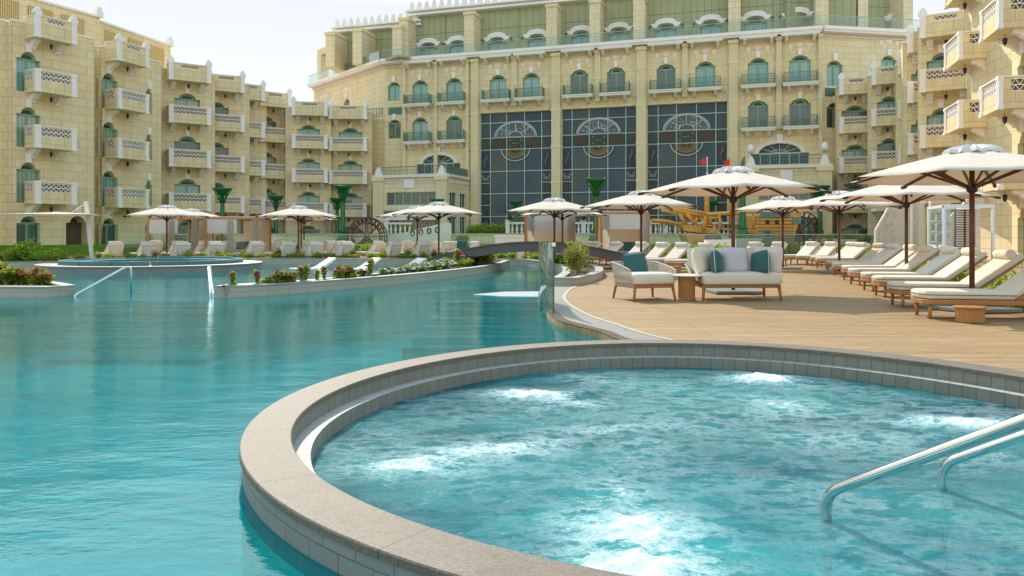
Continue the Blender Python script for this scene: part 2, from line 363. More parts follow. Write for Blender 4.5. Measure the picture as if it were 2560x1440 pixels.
def tag(o, label, cat, group=None, kind=None):
    if label: o['label'] = label
    if cat: o['category'] = cat
    if group: o['group'] = group
    if kind: o['kind'] = kind
    return o
def thing(name, label, cat, loc=(0, 0, 0), rz=0., group=None):
    return tag(link(bpy.data.objects.new(name, None), None, loc, rz), label, cat, group)
def copy_tree(o, loc=None, rz=None, label=None, parent=None):
    c = o.copy(); S.collection.objects.link(c)
    if parent is not None: c.parent = parent
    if loc is not None: c.location = loc
    if rz is not None: c.rotation_euler = (0, 0, rz)
    if label: c['label'] = label
    for ch in list(o.children): copy_tree(ch, parent=c)
    return c
def struct(name, m, mat, **k): return tag(obj(name, m, mat, **k), None, None, kind='structure')
def G(px, py, z=0.):
    """point of the level plane z seen at photo pixel (px, py)"""
    Y = FP*(CH-z)/(py-HY); return ((px-1280)*Y/FP, Y)
def D(px, Y): return ((px-1280)*Y/FP, Y)
def Z(py, Y): return CH+(HY-py)*Y/FP
ORD = 'nearest second third fourth fifth sixth seventh eighth ninth tenth eleventh twelfth thirteenth fourteenth fifteenth sixteenth'.split()
def smooth_line(P, n=6, closed=False):
    """Catmull-Rom through 2D points"""
    out = []; k = len(P)
    for i in range(k if closed else k-1):
        g = lambda j: P[j % k] if closed else P[max(0, min(k-1, j))]
        a, b, c, d = g(i-1), g(i), g(i+1), g(i+2)
        for q in range(n):
            t = q/n
            out.append(tuple(.5*(2*b[e]+(c[e]-a[e])*t+(2*a[e]-5*b[e]+4*c[e]-d[e])*t*t+(3*b[e]-a[e]-3*c[e]+d[e])*t**3) for e in (0, 1)))
    if not closed: out.append(tuple(P[-1]))
    return out
def offs(P, d, closed=False):
    out = []; n = len(P)
    for i, p in enumerate(P):
        a = P[(i-1) % n] if closed or i else p; b = P[(i+1) % n] if closed or i < n-1 else p
        dx, dy = b[0]-a[0], b[1]-a[1]; L = hypot(dx, dy) or 1
        out.append((p[0]-dy/L*d, p[1]+dx/L*d))
    return out
def strip_wall(P, z0, z1, closed=False, flip=False):
    """UV-free vertical ribbon; built with its own flat local frame is not needed: tiles follow the arc through a uv map"""
    me = M(); n = len(P)
    me.add([(x, y, z0) for x, y in P]+[(x, y, z1) for x, y in P], [((i, (i+1) % n, n+(i+1) % n, n+i) if not flip else (n+i, n+(i+1) % n, (i+1) % n, i)) for i in range(n if closed else n-1)], True)
    return me
def ribbon(P, Q, z, closed=False):
    me = M(); n = len(P)
    me.add([(x, y, z) for x, y in P]+[(x, y, z) for x, y in Q], [(i, (i+1) % n, n+(i+1) % n, n+i) for i in range(n if closed else n-1)], True)
    return me
# ---------------------------------------------------------------- curved tiled walls
def uvblocks(name, c1, c2, mortar, bw, bh, ms, bumpk=.3, off=.5):
    n = N(name); v = n.n('UVMap').outputs[0]; o = n.obj()
    b = n.n('TexBrick', _offset=off, _offset_frequency=2, Vector=v, Color1=c1, Color2=c2, Mortar=mortar, Scale=1.)
    b.inputs['Mortar Size'].default_value = ms; b.inputs['Brick Width'].default_value = bw; b.inputs['Row Height'].default_value = bh; b.inputs['Mortar Smooth'].default_value = .15
    f = n.noise(o, 7, 7, .7); c = n.mix(n.math('MULTIPLY', f, .55), b.outputs[0], tuple(x*.62 for x in c1))
    c = n.mix(n.math('MULTIPLY', n.noise(o, 1.1, 3), .3), c, tuple(x*1.25 for x in c1))
    n.pbr(c, .62, 0, n.bump(n.math('SUBTRACT', n.math('MULTIPLY', f, .3), b.outputs[1]), bumpk, .012), .35)
uvblocks('spa_tile', (.27, .255, .205), (.215, .205, .165), (.075, .07, .055), .115, .14, .004, off=0.)
uvblocks('spa_block', (.31, .30, .27), (.25, .24, .215), (.10, .10, .09), .21, .085, .004)
uvblocks('plant_tile', (.54, .485, .385), (.465, .415, .33), (.27, .24, .19), .55, .16, .006)
uvblocks('ledge_tile', (.50, .48, .44), (.44, .42, .38), (.16, .15, .13), .115, 1., .004, off=0.)
def curved(name, P, z0, z1, mat, parent=None, closed=False, flip=False, v=None, Q=None, zq=None):
    """vertical ribbon P from z0 to z1, or (with Q) a flat ribbon between P and Q at z0; uv = arc length, height"""
    me = M(); n = len(P); B = Q or P; z1 = z0 if Q else z1
    k = n+1 if closed else n; idx = [i % n for i in range(k)]
    me.add([(*P[i], z0) for i in idx]+[(*B[i], z1) for i in idx], [(i, i+1, k+i+1, k+i) if not flip else (k+i, k+i+1, i+1, i) for i in range(k-1)], True)
    m = me.mesh(name, mat); uv = m.uv_layers.new(name='UVMap'); L = [0]
    for a in range(1, k): L.append(L[-1]+hypot(P[idx[a]][0]-P[idx[a-1]][0], P[idx[a]][1]-P[idx[a-1]][1]))
    w = .9 if Q else z1-z0
    co = [(l, .003) for l in L]+[(l, w+.003) for l in L]
    for lp in m.loops: uv.data[lp.index].uv = co[lp.vertex_index]
    return obj(name, m, mat, parent)
# ---------------------------------------------------------------- spa
SC = (1.47, 5.09); RIM = .08; SWZ = -.155; PWZ = -.08
def spa_r(t): return 2.858+.064*cos(t)-.058*sin(t)-.012*cos(2*t)-.056*sin(2*t)-.03*cos(3*t)-.065*sin(3*t)
NS = 180
def spa_ring(d, n=NS): return [(SC[0]+(spa_r(2*pi*i/n)+d)*cos(2*pi*i/n), SC[1]+(spa_r(2*pi*i/n)+d)*sin(2*pi*i/n)) for i in range(n)]
rin, rout, led = spa_ring(0), spa_ring(.245), spa_ring(-.115)
spa = thing('spa_wall', 'curved grey granite rim wall around the foaming spa pool in the foreground', 'pool wall', (0, 0, 0))
cop = M(); ro2, ri2 = spa_ring(.26), spa_ring(-.012)
n = NS
prof = [(ro2, RIM-.035), (ro2, RIM-.006), (spa_ring(.254), RIM), (spa_ring(-.006), RIM), (ri2, RIM-.006), (ri2, RIM-.035)]
cop.add([(x, y, z) for ring, z in prof for x, y in ring], [(k*n+i, k*n+(i+1) % n, (k+1)*n+(i+1) % n, (k+1)*n+i) for k in range(6-1) for i in range(n)]+[(5*n+i, 5*n+(i+1) % n, (i+1) % n, i) for i in range(n)], False)
obj('coping', cop, 'granite', spa)
curved('outer_face', rout, -.6, RIM-.034, 'spa_block', spa, True)
curved('inner_face', rin, -.06, RIM-.034, 'spa_tile', spa, True, True)
curved('ledge', led, -.054, None, 'ledge_tile', spa, True, Q=rin)
curved('ledge_face', led, -1.0, -.054, 'spa_tile', spa, True, True)
sf = M(); sf.sheet(led, [], -.95); struct('spa_floor', sf, 'spa_floor')
# entry steps of the spa, under the two handrails
rd = Vector((.47, -.88, 0)); rn = Vector((.88, .47, 0)); sb = Vector((1.9, 3.84, 0))
st = M()
ang = atan2(rn.y, rn.x); T0 = Matrix.Translation((sb.x, sb.y, 0)) @ Matrix.Rotation(ang, 4, 'Z')
for k in range(4): st.box(-1.9+.1*k, 2.1, -.18-.34*k-.34 - (0 if k < 3 else 1.0), -.18-.34*k+.02, -.95, -.72+.14*k, T0)
struct('spa_steps', st, 'step_grey')
noz = M()
for k in range(4): noz.box(-1.9+.1*k, 2.1, -.18-.34*k-.03, -.18-.34*k+.03, -.72+.14*k-.03, -.72+.14*k+.006, T0)
struct('spa_step_edges', noz, 'step_dark')
# spa water: displaced sheet with churned foam over the jets
jets = [((1240, 1125), .55, .20, 14, .85), ((1030, 1165), .36, .20, 10, .95), ((1330, 990), .42, .22, -14, 1.05), ((1440, 1010), .35, .16, -14, .6), ((1905, 950), .30, .30, 0, 1.2), ((1950, 1015), .36, .40, 20, .6), ((1560, 1250), .25, .5, 0, .5),
        ((2420, 1062), .48, .2, -12, .95), ((1590, 1330), .34, .34, 20, .95), ((1600, 1440), .34, .3, 0, 1.1), ((1600, 1130), .3, .7, 5, .35), ((2150, 1100), .8, .25, 5, .3), ((2450, 1150), .4, .3, 0, .35), ((1520, 1075), .7, .14, 12, .5), ((1750, 1040), .9, .5, 0, .22)]
JW = [(G(*p, SWZ), a, b, radians(r), w) for p, a, b, r, w in jets]
def foam(x, y):
    f = 0
    for (cx, cy), a, b, r, w in JW:
        u = (x-cx)*cos(r)+(y-cy)*sin(r); v = -(x-cx)*sin(r)+(y-cy)*cos(r)
        f = max(f, w*math.exp(-(u*u/(a*a)+v*v/(b*b))))
    return f
def water_sheet(name, inside, x0, x1, y0, y1, step, z, amp, mat):
    me = M(); nx = int((x1-x0)/step); ny = int((y1-y0)/step); ids = {}; fo = []
    def vid(i, j):
        if (i, j) not in ids:
            x, y = x0+i*step, y0+j*step; f = foam(x, y)
            h = noise.fractal(Vector((x*2.2, y*3.0, 0)), .9, 2.1, 4)*amp*(1+2.*f)+f*.03+(noise.noise(Vector((x*9, y*9, 5)))*.028+noise.noise(Vector((x*21, y*21, 3)))*.02)*min(1, f)
            ids[i, j] = len(me.v); me.v.append((x, y, z+h)); fo.append(f)
        return ids[i, j]
    for i in range(nx):
        for j in range(ny):
            if inside(x0+(i+.5)*step, y0+(j+.5)*step):
                me.f.append((vid(i, j), vid(i+1, j), vid(i+1, j+1), vid(i, j+1))); me.sm.append(True)
    m = me.mesh(name, mat); a = m.attributes.new('foam', 'FLOAT', 'POINT'); a.data.foreach_set('value', fo)
    return struct(name, m, mat)
def in_spa(x, y):
    t = atan2(y-SC[1], x-SC[0]); return hypot(x-SC[0], y-SC[1]) < spa_r(t)-.06
water_sheet('spa_water', in_spa, -1.7, 4.7, 1.9, 8.3, .028, SWZ, .011, 'spa_water')
def steel_rail(label, pts, r, group, base=None):
    o = thing('handrail', label, 'handrail', pts[0], group=group); b = Vector(pts[0])
    P = [Vector(p)-b for p in pts]; Q = [P[0]]
    for i in range(1, len(P)-1):                                     # round the corners
        a, c, d = P[i-1], P[i], P[i+1]; u = (a-c).normalized()*min(.09, (a-c).length/2); w = (d-c).normalized()*min(.09, (d-c).length/2)
        for k in range(6): t = k/5; Q.append((c+u)*(1-t)**2+2*c*t*(1-t)+(c+w)*t*t)
    Q.append(P[-1]); obj('rail', M().tube(Q, r, 16), 'steel', o)
    return o
rk = .60
for (px, py, yt), lb in (((2065, 1300, 1232), 'longer polished steel handrail descending into the foaming spa, left one of the pair'), ((2355, 1225, 1160), 'right handrail of the steel pair descending into the foaming spa')):
    x, y = G(px, py, SWZ); zt = Z(yt, y); e = Vector((x, y, zt))+Vector((rd.x, rd.y, rk))*1.35; e2 = e+Vector((rd.x, rd.y, 0))*.25
    steel_rail(lb, [(x, y, -.7), (x, y, zt), tuple(e), tuple(e2), (e2.x, e2.y, RIM)], .026, 'handrails of the spa steps')
# ---------------------------------------------------------------- main pool and deck
edge_px = [(1349, 722), (1346, 738), (1350, 755), (1384, 796), (1438, 815), (1497, 831), (1539, 848), (1610, 866)]
edge = smooth_line([G(x, y, 0) for x, y in edge_px], 8)
spo = spa_ring(.245)
def ang_of(p): return atan2(p[1]-SC[1], p[0]-SC[0])
t0 = ang_of(edge[-1]); arc = []
k = 0
while True:
    t = t0-.06*k-.05
    if t < radians(-62): break
    rr = spa_r(t)+.25; arc.append((SC[0]+rr*cos(t), SC[1]+rr*sin(t))); k += 1
# far planter: water side (A) and land side (B), world metres
PA = smooth_line([(-45, 28.2), (-28, 28.4), (-20, 29.3), (-16, 33), (-11.9, 34.3), (-3.9, 33.9), (-.2, 34.0), (1.1, 30.5), (1.62, 26.5), (1.5, 22), (1.01, 18.4)], 6)
PB = smooth_line([(1.56, 18.3), (2.2, 20.2), (2.75, 23), (2.9, 27), (2.2, 32), (.6, 35.4), (-3.9, 35.5), (-11.9, 35.9), (-17, 34.7), (-21, 31), (-28, 30), (-45, 29.8)], 6)
deckP = edge+arc+[(3.2, -4), (60, -4), (60, 47), (-60, 47), (-60, 29.8)]+PB[::-1][1:]+[(1.5, 18.0), (1.05, 18.0)]
dk = M(); dk.sheet(deckP, [], 0.); dk.add([(x, y, 0) for x, y in edge]+[(x, y, -.5) for x, y in edge], [(i, i+1, len(edge)+i+1, len(edge)+i) for i in range(len(edge)-1)])
struct('deck', dk, 'deck')
strip_px = smooth_line([G(x, y, 0) for x, y in [(1440, 716), (1421, 725), (1409, 742), (1421, 761), (1471, 789), (1539, 812), (1620, 838), (1760, 868)]], 8)
ap = ribbon(edge, [strip_px[int(i*(len(strip_px)-1)/(len(edge)-1))] for i in range(len(edge))], .004)
struct('pool_apron', ap, 'apron')
struct('apron_wet_edge', ribbon(offs(edge, .0), offs(edge, .16), .009), 'wet_apron')
so = offs(strip_px, .05); struct('apron_strip', ribbon(offs(strip_px, -.02), so, .008), 'apron_strip')
pw = M(); pw.sheet([(-60, -6), (60, -6), (60, 14), (7, 14), (7, 37), (-60, 37)], [spa_ring(.24)], PWZ); struct('pool_water', pw, 'pool_water')
pf = M(); pf.box(-60, 60, -6, 37, -1.6, -1.35); struct('pool_floor', pf, 'pool_floor')
gr = M(); gr.add([(-900, -900, -1.7), (900, -900, -1.7), (900, 900, -1.7), (-900, 900, -1.7)], [(0, 1, 2, 3)]); struct('ground', gr, 'paving')
# raised lawn and hotel terrace
lw = M(); lw.box(-60, 60, 47, 58.5, -1.6, .62); struct('lawn', lw, 'grass')
lw = M(); lw.box(-90, 90, 58.5, 140, -1.6, .75); struct('hotel_terrace', lw, 'paving')
# shallow shelf behind the mid planter, submerged stairs
sh = M(); sh.prism([(-11.5, 17.6), (-6.0, 17.3), (-1.0, 21.5), (.6, 25), (.2, 34.2), (-20, 34.2), (-24, 28), (-16, 18)], -1.3, -.30); struct('pool_shelf', sh, 'pale_floor')
ss = M(); sn = M()
for k in range(6):
    y = 17.2-.32*k; ss.box(-9.4, -6.2, y-.34, y, -1.3, -.38-.13*k); sn.box(-9.4, -6.2, y-.37, y-.22, -.38-.13*k-.03, -.372-.13*k)
struct('shelf_steps', ss, 'pale_floor'); struct('shelf_step_edges', sn, 'step_dark')
ss = M(); sn = M(); ss.prism([(-.85, 16.6), (-.2, 17.4), (.62, 17.5), (.60, 16.0), (-.2, 16.1)], -1.3, -.074)
struct('wading_ledge', ss, 'wet_ledge'); ss = M()
for k in range(6):
    y = 15.9-.52*k; ss.box(-1.35-.1*k, .72+.1*k, y-.53, y, -1.3, -.15-.11*k); sn.box(-1.35-.1*k, .72+.1*k, y-.60, y-.38, -.15-.11*k-.03, -.142-.11*k)
struct('deck_side_steps', ss, 'step_tile'); struct('deck_side_riser_shade', sn, 'step_dark')  # near-black strips paint the risers' shade along the tread edges
# ---------------------------------------------------------------- planters
def planter(name, label, poly, zt, loc=None, group=None, mat='plant_tile', cop=.22, soil=True, closed_cop=True):
    o = thing(name, label, 'planter', (0, 0, 0), group=group)
    if sum(poly[i][0]*poly[(i+1) % len(poly)][1]-poly[(i+1) % len(poly)][0]*poly[i][1] for i in range(len(poly))) < 0: poly = poly[::-1]
    curved('wall', poly, -.6, zt-.03, mat, o, True)
    c = M(); n = len(poly); a = offs(poly, -.02, True); b = offs(poly, cop, True)
    c.add([(x, y, z) for ring, z in ((a, zt-.03), (a, zt), (b, zt), (b, zt-.2)) for x, y in ring], [(k*n+i, k*n+(i+1) % n, (k+1)*n+(i+1) % n, (k+1)*n+i) for k in range(3) for i in range(n)])
    obj('coping', c, 'grey_stone', o)
    s = M(); s.sheet(offs(poly, cop-.03, True), [], zt-.05); obj('soil', s, 'soil', o)
    return o
planter('planter', 'low grey stone planter with red flowers at the left edge of the pool', [G(118, 744, PWZ), G(186, 739, PWZ), (-11.2, 18.2), (-15, 18.4), (-15, 16.2)], .15, group='planters in the pool')
fr = smooth_line([G(x, y, PWZ) for x, y in [(537, 745), (640, 741), (760, 732), (900, 720), (1020, 708), (1120, 696), (1200, 685), (1248, 675), (1266, 667)]], 4)
bk = [(-.1, 32.6), (-.7, 33.2), (-1.6, 32.2), (-2.2, 29), (-2.6, 26), (-3.3, 22.8), (-4.2, 19.8), (-5.1, 17.4), (-6.05, 16.35)]
bk = smooth_line(bk, 3)
mid_front, mid_back = fr, bk
planter('planter', 'long curved grey stone planter with flowers crossing the middle of the pool', fr+bk, .17, group='planters in the pool')
planter('planter', 'curved far planter edging the back of the pool below the loungers', PA+PB, .20, group='planters in the pool')
# round seating island
isl = thing('seating_island', 'round grey stone seating island standing in the far left of the pool', 'seating island', (-14.1, 30, 0))
cir = lambda r, n=72: [(r*cos(2*pi*i/n), r*sin(2*pi*i/n)) for i in range(n)]
curved('wall', cir(4.0), -.6, .13, 'spa_block', isl, True); c = M().sheet(cir(4.03), [cir(2.2)], .14); obj('paving_ring', c, 'grey_stone', isl)
obj('rim', M().lathe([(3.6, .10), (4.04, .10), (4.04, .145), (3.6, .145)], 72, cap=False, smooth=False), 'apron', isl)
c = M().sheet(cir(2.2), [], -.25); obj('sunken_floor', c, 'teak', isl); curved('inner_wall', cir(2.2), -.25, .14, 'plant_tile', isl, True, True)
cs = thing('curved_sofa', 'ring shaped teal outdoor sofa on the round island in the pool', 'sofa', (-14.1, 30, .14))
for k in range(16):
    a0 = 2*pi*k/16+.012; a1 = 2*pi*(k+1)/16-.012
    for nm, r0, r1, z0, z1 in (('seat_cushion', 2.35, 3.05, -.02, .10), ('back_cushion', 3.05, 3.3, -.02, .15 if k not in (2, 3, 4) else .18)):
        P = [(r1*cos(a0+(a1-a0)*i/5), r1*sin(a0+(a1-a0)*i/5)) for i in range(6)]+[(r0*cos(a1-(a1-a0)*i/5), r0*sin(a1-(a1-a0)*i/5)) for i in range(6)]
        obj(nm, M().prism(P, z0, z1), 'sofa_teal', cs, bev=.05)
# ---------------------------------------------------------------- plants
def foliage(n, rx, ry, h, leaf, seed, up=.5, clump=5):
    r = random.Random(seed); me = M()
    cl = [(r.uniform(-.6, .6)*rx, r.uniform(-.6, .6)*ry, r.uniform(.25, .85)*h, r.uniform(.35, .6)) for _ in range(clump)]
    for i in range(n):
        cx, cy, cz, cr = cl[i % clump]
        d = Vector((r.gauss(0, 1), r.gauss(0, 1), r.gauss(0, 1))).normalized()*(r.random()**.4)
        p = Vector((cx+d.x*rx*cr, cy+d.y*ry*cr, max(.01, cz+d.z*h*cr*.9)))
        a = Vector((r.uniform(-1, 1), r.uniform(-1, 1), r.uniform(-.2, 1)*up*2)).normalized(); b = a.cross(Vector((r.uniform(-1, 1), r.uniform(-1, 1), r.uniform(-1, 1)))).normalized()
        L = leaf*r.uniform(.6, 1.3); w = L*.34
        me.add([p, p+a*L*.5+b*w, p+a*L, p+a*L*.5-b*w], [(0, 1, 2, 3)])
    return me
def stems(n, rx, ry, h, seed):
    r = random.Random(seed); me = M()
    for i in range(n):
        x, y = r.uniform(-.5, .5)*rx, r.uniform(-.5, .5)*ry
        me.tube([(x*.3, y*.3, 0), (x*.7, y*.7, h*.4), (x, y, h*.8)], .008, 4, False, .004)
    return me
def make_plant(name, label, cat, mat, n, rx, ry, h, leaf, seed, petal=None, group=None, clump=5):
    n = int(n*1.7)
    o = thing(name, label, cat, group=group); obj('foliage', foliage(n, rx, ry, h, leaf, seed, clump=clump), mat, o); obj('stems', stems(6, rx, ry, h, seed), 'stem', o)
    if petal:
        r = random.Random(seed+5); me = M()
        for i in range(int(12+n/24)):
            a = r.uniform(0, 2*pi); q = r.random()**.5; c = Vector((cos(a)*q*rx*.95, sin(a)*q*ry*.95, h*(1.02-.45*q*q)+r.uniform(-.04, .05)*h))
            for k in range(5):
                t = 2*pi*k/5+r.random(); s = .034+.016*r.random()
                me.add([c, c+Vector((cos(t-.5)*s, sin(t-.5)*s, s*.5)), c+Vector((cos(t)*s*1.5, sin(t)*s*1.5, s*.3)), c+Vector((cos(t+.5)*s, sin(t+.5)*s, s*.5))], [(0, 1, 2, 3)])
        obj('blossoms', me, petal, o)
    return o
PL = {}
def plant(key, loc, label, sc=1., rz=None):
    """first use moves the prototype, later uses copy it"""
    spec = SPECS[key]
    if key not in PL: o = PL[key] = make_plant(*spec[:1], label, *spec[1:]); o.location = loc
    else: o = copy_tree(PL[key], loc, None, label)
    o.rotation_euler = (0, 0, R.uniform(0, 6.28) if rz is None else rz); o.scale = (sc, sc, sc*R.uniform(.9, 1.15)); return o
SPECS = {
 'red': ('flower_plant', 'flower', 'leaf_mid', 260, .20, .20, .26, .07, 11, 'petal_red', 'flowers in the pool planters'),
 'pink': ('flower_plant', 'flower', 'leaf_bright', 240, .18, .18, .28, .07, 12, 'petal_pink', 'flowers in the pool planters'),
 'white': ('flower_plant', 'flower', 'leaf_mid', 240, .22, .2, .22, .07, 13, 'petal_white', 'flowers in the pool planters'),
 'tall': ('flower_plant', 'flower', 'leaf_bright', 150, .11, .11, .38, .06, 14, 'petal_pink', 'flowers in the pool planters', 3),
 'low': ('shrub', 'shrub', 'leaf_lime', 420, .42, .30, .30, .07, 15, None, 'low shrubs along the far planter', 7),
 'dry': ('shrub', 'shrub', 'leaf_dry', 420, .40, .34, .62, .07, 16, None, 'low shrubs along the far planter', 8),
 'bush': ('shrub', 'shrub', 'leaf_lime', 900, .55, .5, .62, .09, 17, None, 'bushes behind the deck loungers', 9),
 'big': ('shrub', 'shrub', 'leaf_dry', 1300, .5, .45, .72, .055, 18, None, None, 11),
 'edge': ('shrub', 'shrub', 'leaf_bright', 700, .6, .45, .55, .09, 19, None, 'bushes behind the deck loungers', 9),
}
def on_line(P, f):
    L = [0]
    for a, b in zip(P, P[1:]): L.append(L[-1]+hypot(b[0]-a[0], b[1]-a[1]))
    t = f*L[-1]
    for i in range(len(P)-1):
        if L[i+1] >= t: q = (t-L[i])/((L[i+1]-L[i]) or 1); return tuple(P[i][e]+(P[i+1][e]-P[i][e])*q for e in (0, 1))
    return P[-1]
ONES = 'first second third fourth fifth sixth seventh eighth ninth tenth eleventh twelfth thirteenth fourteenth fifteenth sixteenth seventeenth eighteenth nineteenth'.split()
TENS = {2: 'twenty', 3: 'thirty', 4: 'forty', 5: 'fifty', 6: 'sixty'}
def NUM(i):
    i += 1
    return ONES[i-1] if i < 20 else (TENS[i//10].replace('y', 'ieth') if i % 10 == 0 else TENS[i//10]+'-'+ONES[i % 10-1])
# flowers of the left planter
left = [(6, 'red', 1.5), (28, 'red', 1.4), (48, 'pink', 1.3), (-20, 'red', 1.5), (66, 'low', .7), (84, 'low', .55), (97, 'pink', 1.15), (110, 'red', .95), (122, 'low', .5)]
for i, (px, k, sc) in enumerate(left):
    x, y = D(px, 17.0-.2*(i % 2)); nm = {'red': 'red flowering plant', 'pink': 'pink flowering plant', 'low': 'small leafy green plant'}[k]
    plant(k, (x, y, .11), f'{nm} in the left edge planter, number {i+1} along its coping' if 0 else f'{nm} in the left edge planter, {["leftmost", "second from the left", "third from the left", "just outside the frame edge", "fifth from the left", "in the middle", "third from its pointed end", "second from its pointed end", "nearest its pointed end"][i]}', sc)
# flowers of the middle planter, by photo column
midp = [(567, 'tall', .85), (584, 'low', .35), (640, 'tall', .9), (655, 'low', .45), (672, 'white', .8), (698, 'pink', 1.1), (711, 'red', 1.05), (724, 'pink', .8), (738, 'tall', .75), (752, 'tall', 1.), (767, 'tall', 1.), (790, 'tall', .75), (808, 'tall', .85), (849, 'pink', 1.15), (866, 'red', 1.1), (884, 'low', .5), (902, 'red', .85), (922, 'tall', 1.15),
        (962, 'white', .8), (978, 'white', .9), (1000, 'white', .8), (1018, 'white', 1.1), (1034, 'white', 1.15), (1050, 'white', 1.1), (1064, 'white', 1.1), (1078, 'white', 1.2), (1092, 'white', 1.2), (1106, 'white', 1.3), (1120, 'white', 1.4), (1134, 'low', .8), (1147, 'tall', 1.6), (1160, 'low', .9), (1174, 'pink', 1.7), (1190, 'red', 1.8), (1206, 'pink', 2.0), (1220, 'red', 2.), (1234, 'low', 1.)]
for i, (px, k, sc) in enumerate(midp):
    best = min((abs(1280+FP*(a[0]*.5+b[0]*.5)/(a[1]*.5+b[1]*.5)-px), (a[0]*.5+b[0]*.5, a[1]*.5+b[1]*.5)) for a, b in [(on_line(fr, q/200), on_line(bk[::-1], q/200)) for q in range(2, 199)])[1]
    nm = {'red': 'red flowering plant', 'pink': 'pink flowering plant', 'white': 'white flowering plant', 'tall': 'upright pink flowering plant', 'low': 'small leafy green plant'}[k]
    plant(k, (best[0], best[1], .12), f'{nm} in the curved mid pool planter, {NUM(i)} plant from its left tip', sc*.92)
for i in range(58):
    f = .06+.9*i/57; p = on_line(PA, .30+.62*f); q = on_line(PB[::-1], .30+.64*f)
    x, y = p[0]*.62+q[0]*.38, p[1]*.62+q[1]*.38
    if i > 52: continue
    plant('low' if i % 4 != 2 else 'edge', (x+R.uniform(-.15, .15), y, .14), f'low lime green shrub in the far pool planter, {NUM(i)} from the left', R.uniform(.6, .85)*(1 if i % 4 != 2 else .6))
    if i % 2 == 0: plant('dry', (x+R.uniform(.2, .5), y+.5, .14), f'wispy olive shrub at the back of the far pool planter, {NUM(i//2)} from the left', R.uniform(.5, .75))
plant('big', (1.72, 20.2, .16), 'large olive bush on the planter corner behind the glass panel', 1.0); plant('big', (1.95, 22.2, .16), 'second olive bush behind the planter corner, half hidden by the bridge', .9)
for i, (px, py, sc) in enumerate([(45, 655, 1.2), (70, 655, 1.5), (95, 672, .9), (20, 660, 1.), (118, 668, .8), (140, 650, 1.1)]):
    x, y = D(px, 30.6+.3*(i % 2)); plant('edge', (x, y, .12), f'tall bright green bush at the far left pool edge, bush {i+1} from the left', sc*.8)
# ---------------------------------------------------------------- glass balustrade at the pool edge and the arched bridge
gp = smooth_line([G(1350, 753, 0), G(1352, 762, 0), G(1366, 777, 0), G(1384, 785, 0)], 5)
gx0 = gp[0][0]-.06; gl = [(gx0, 14.6), (gx0-.02, 14.2)]+gp[2:]
o = thing('glass_balustrade', 'tall curved frameless glass panel standing at the pool edge beside the deck', 'glass balustrade', (*gp[-1], 0))
b = gp[-1]; L = [(x-b[0], y-b[1]) for x, y in [(gx0+.06, 14.35)]+gp]
obj('pane', ribbon(L, L, 0) if 0 else M().add([(x, y, -.12) for x, y in L]+[(x, y, 1.10) for x, y in L], [(i, i+1, len(L)+i+1, len(L)+i) for i in range(len(L)-1)], True), 'edge_glass', o, solid=.018)
obj('edge_trim', M().box(-.011, .011, -.012, .012, -.12, 1.12), 'bridge_grey', o)
obj('clamp', M().box(-.03, .03, -.03, .03, 1.04, 1.10), 'steel', o)
br = thing('footbridge', 'dark grey arched footbridge spanning the pool channel in the middle', 'bridge', (.8, 27.5, 0))
top = []; bot = []
for i in range(33):
    x = -3.85+i*(8.35/32); X = x+.8
    zt = .97-.040*(X-.87)**2 if X < .87 else .97-.043*(X-.87)**2
    top.append((x, max(zt, .02))); bot.append((x, max(zt, .02)-.33))
obj('deck_beam', M().vprism(top+bot[::-1], 0, 1.9), 'bridge_grey', br)
for y in (-.03, 1.93):
    m = M()
    for (a, c), (e, f) in zip(top, top[1:]): m.bar((a, y, c+.012), (e, y, f+.012), .05, .03)
    obj('edge_trim', m, 'bridge_grey', br)
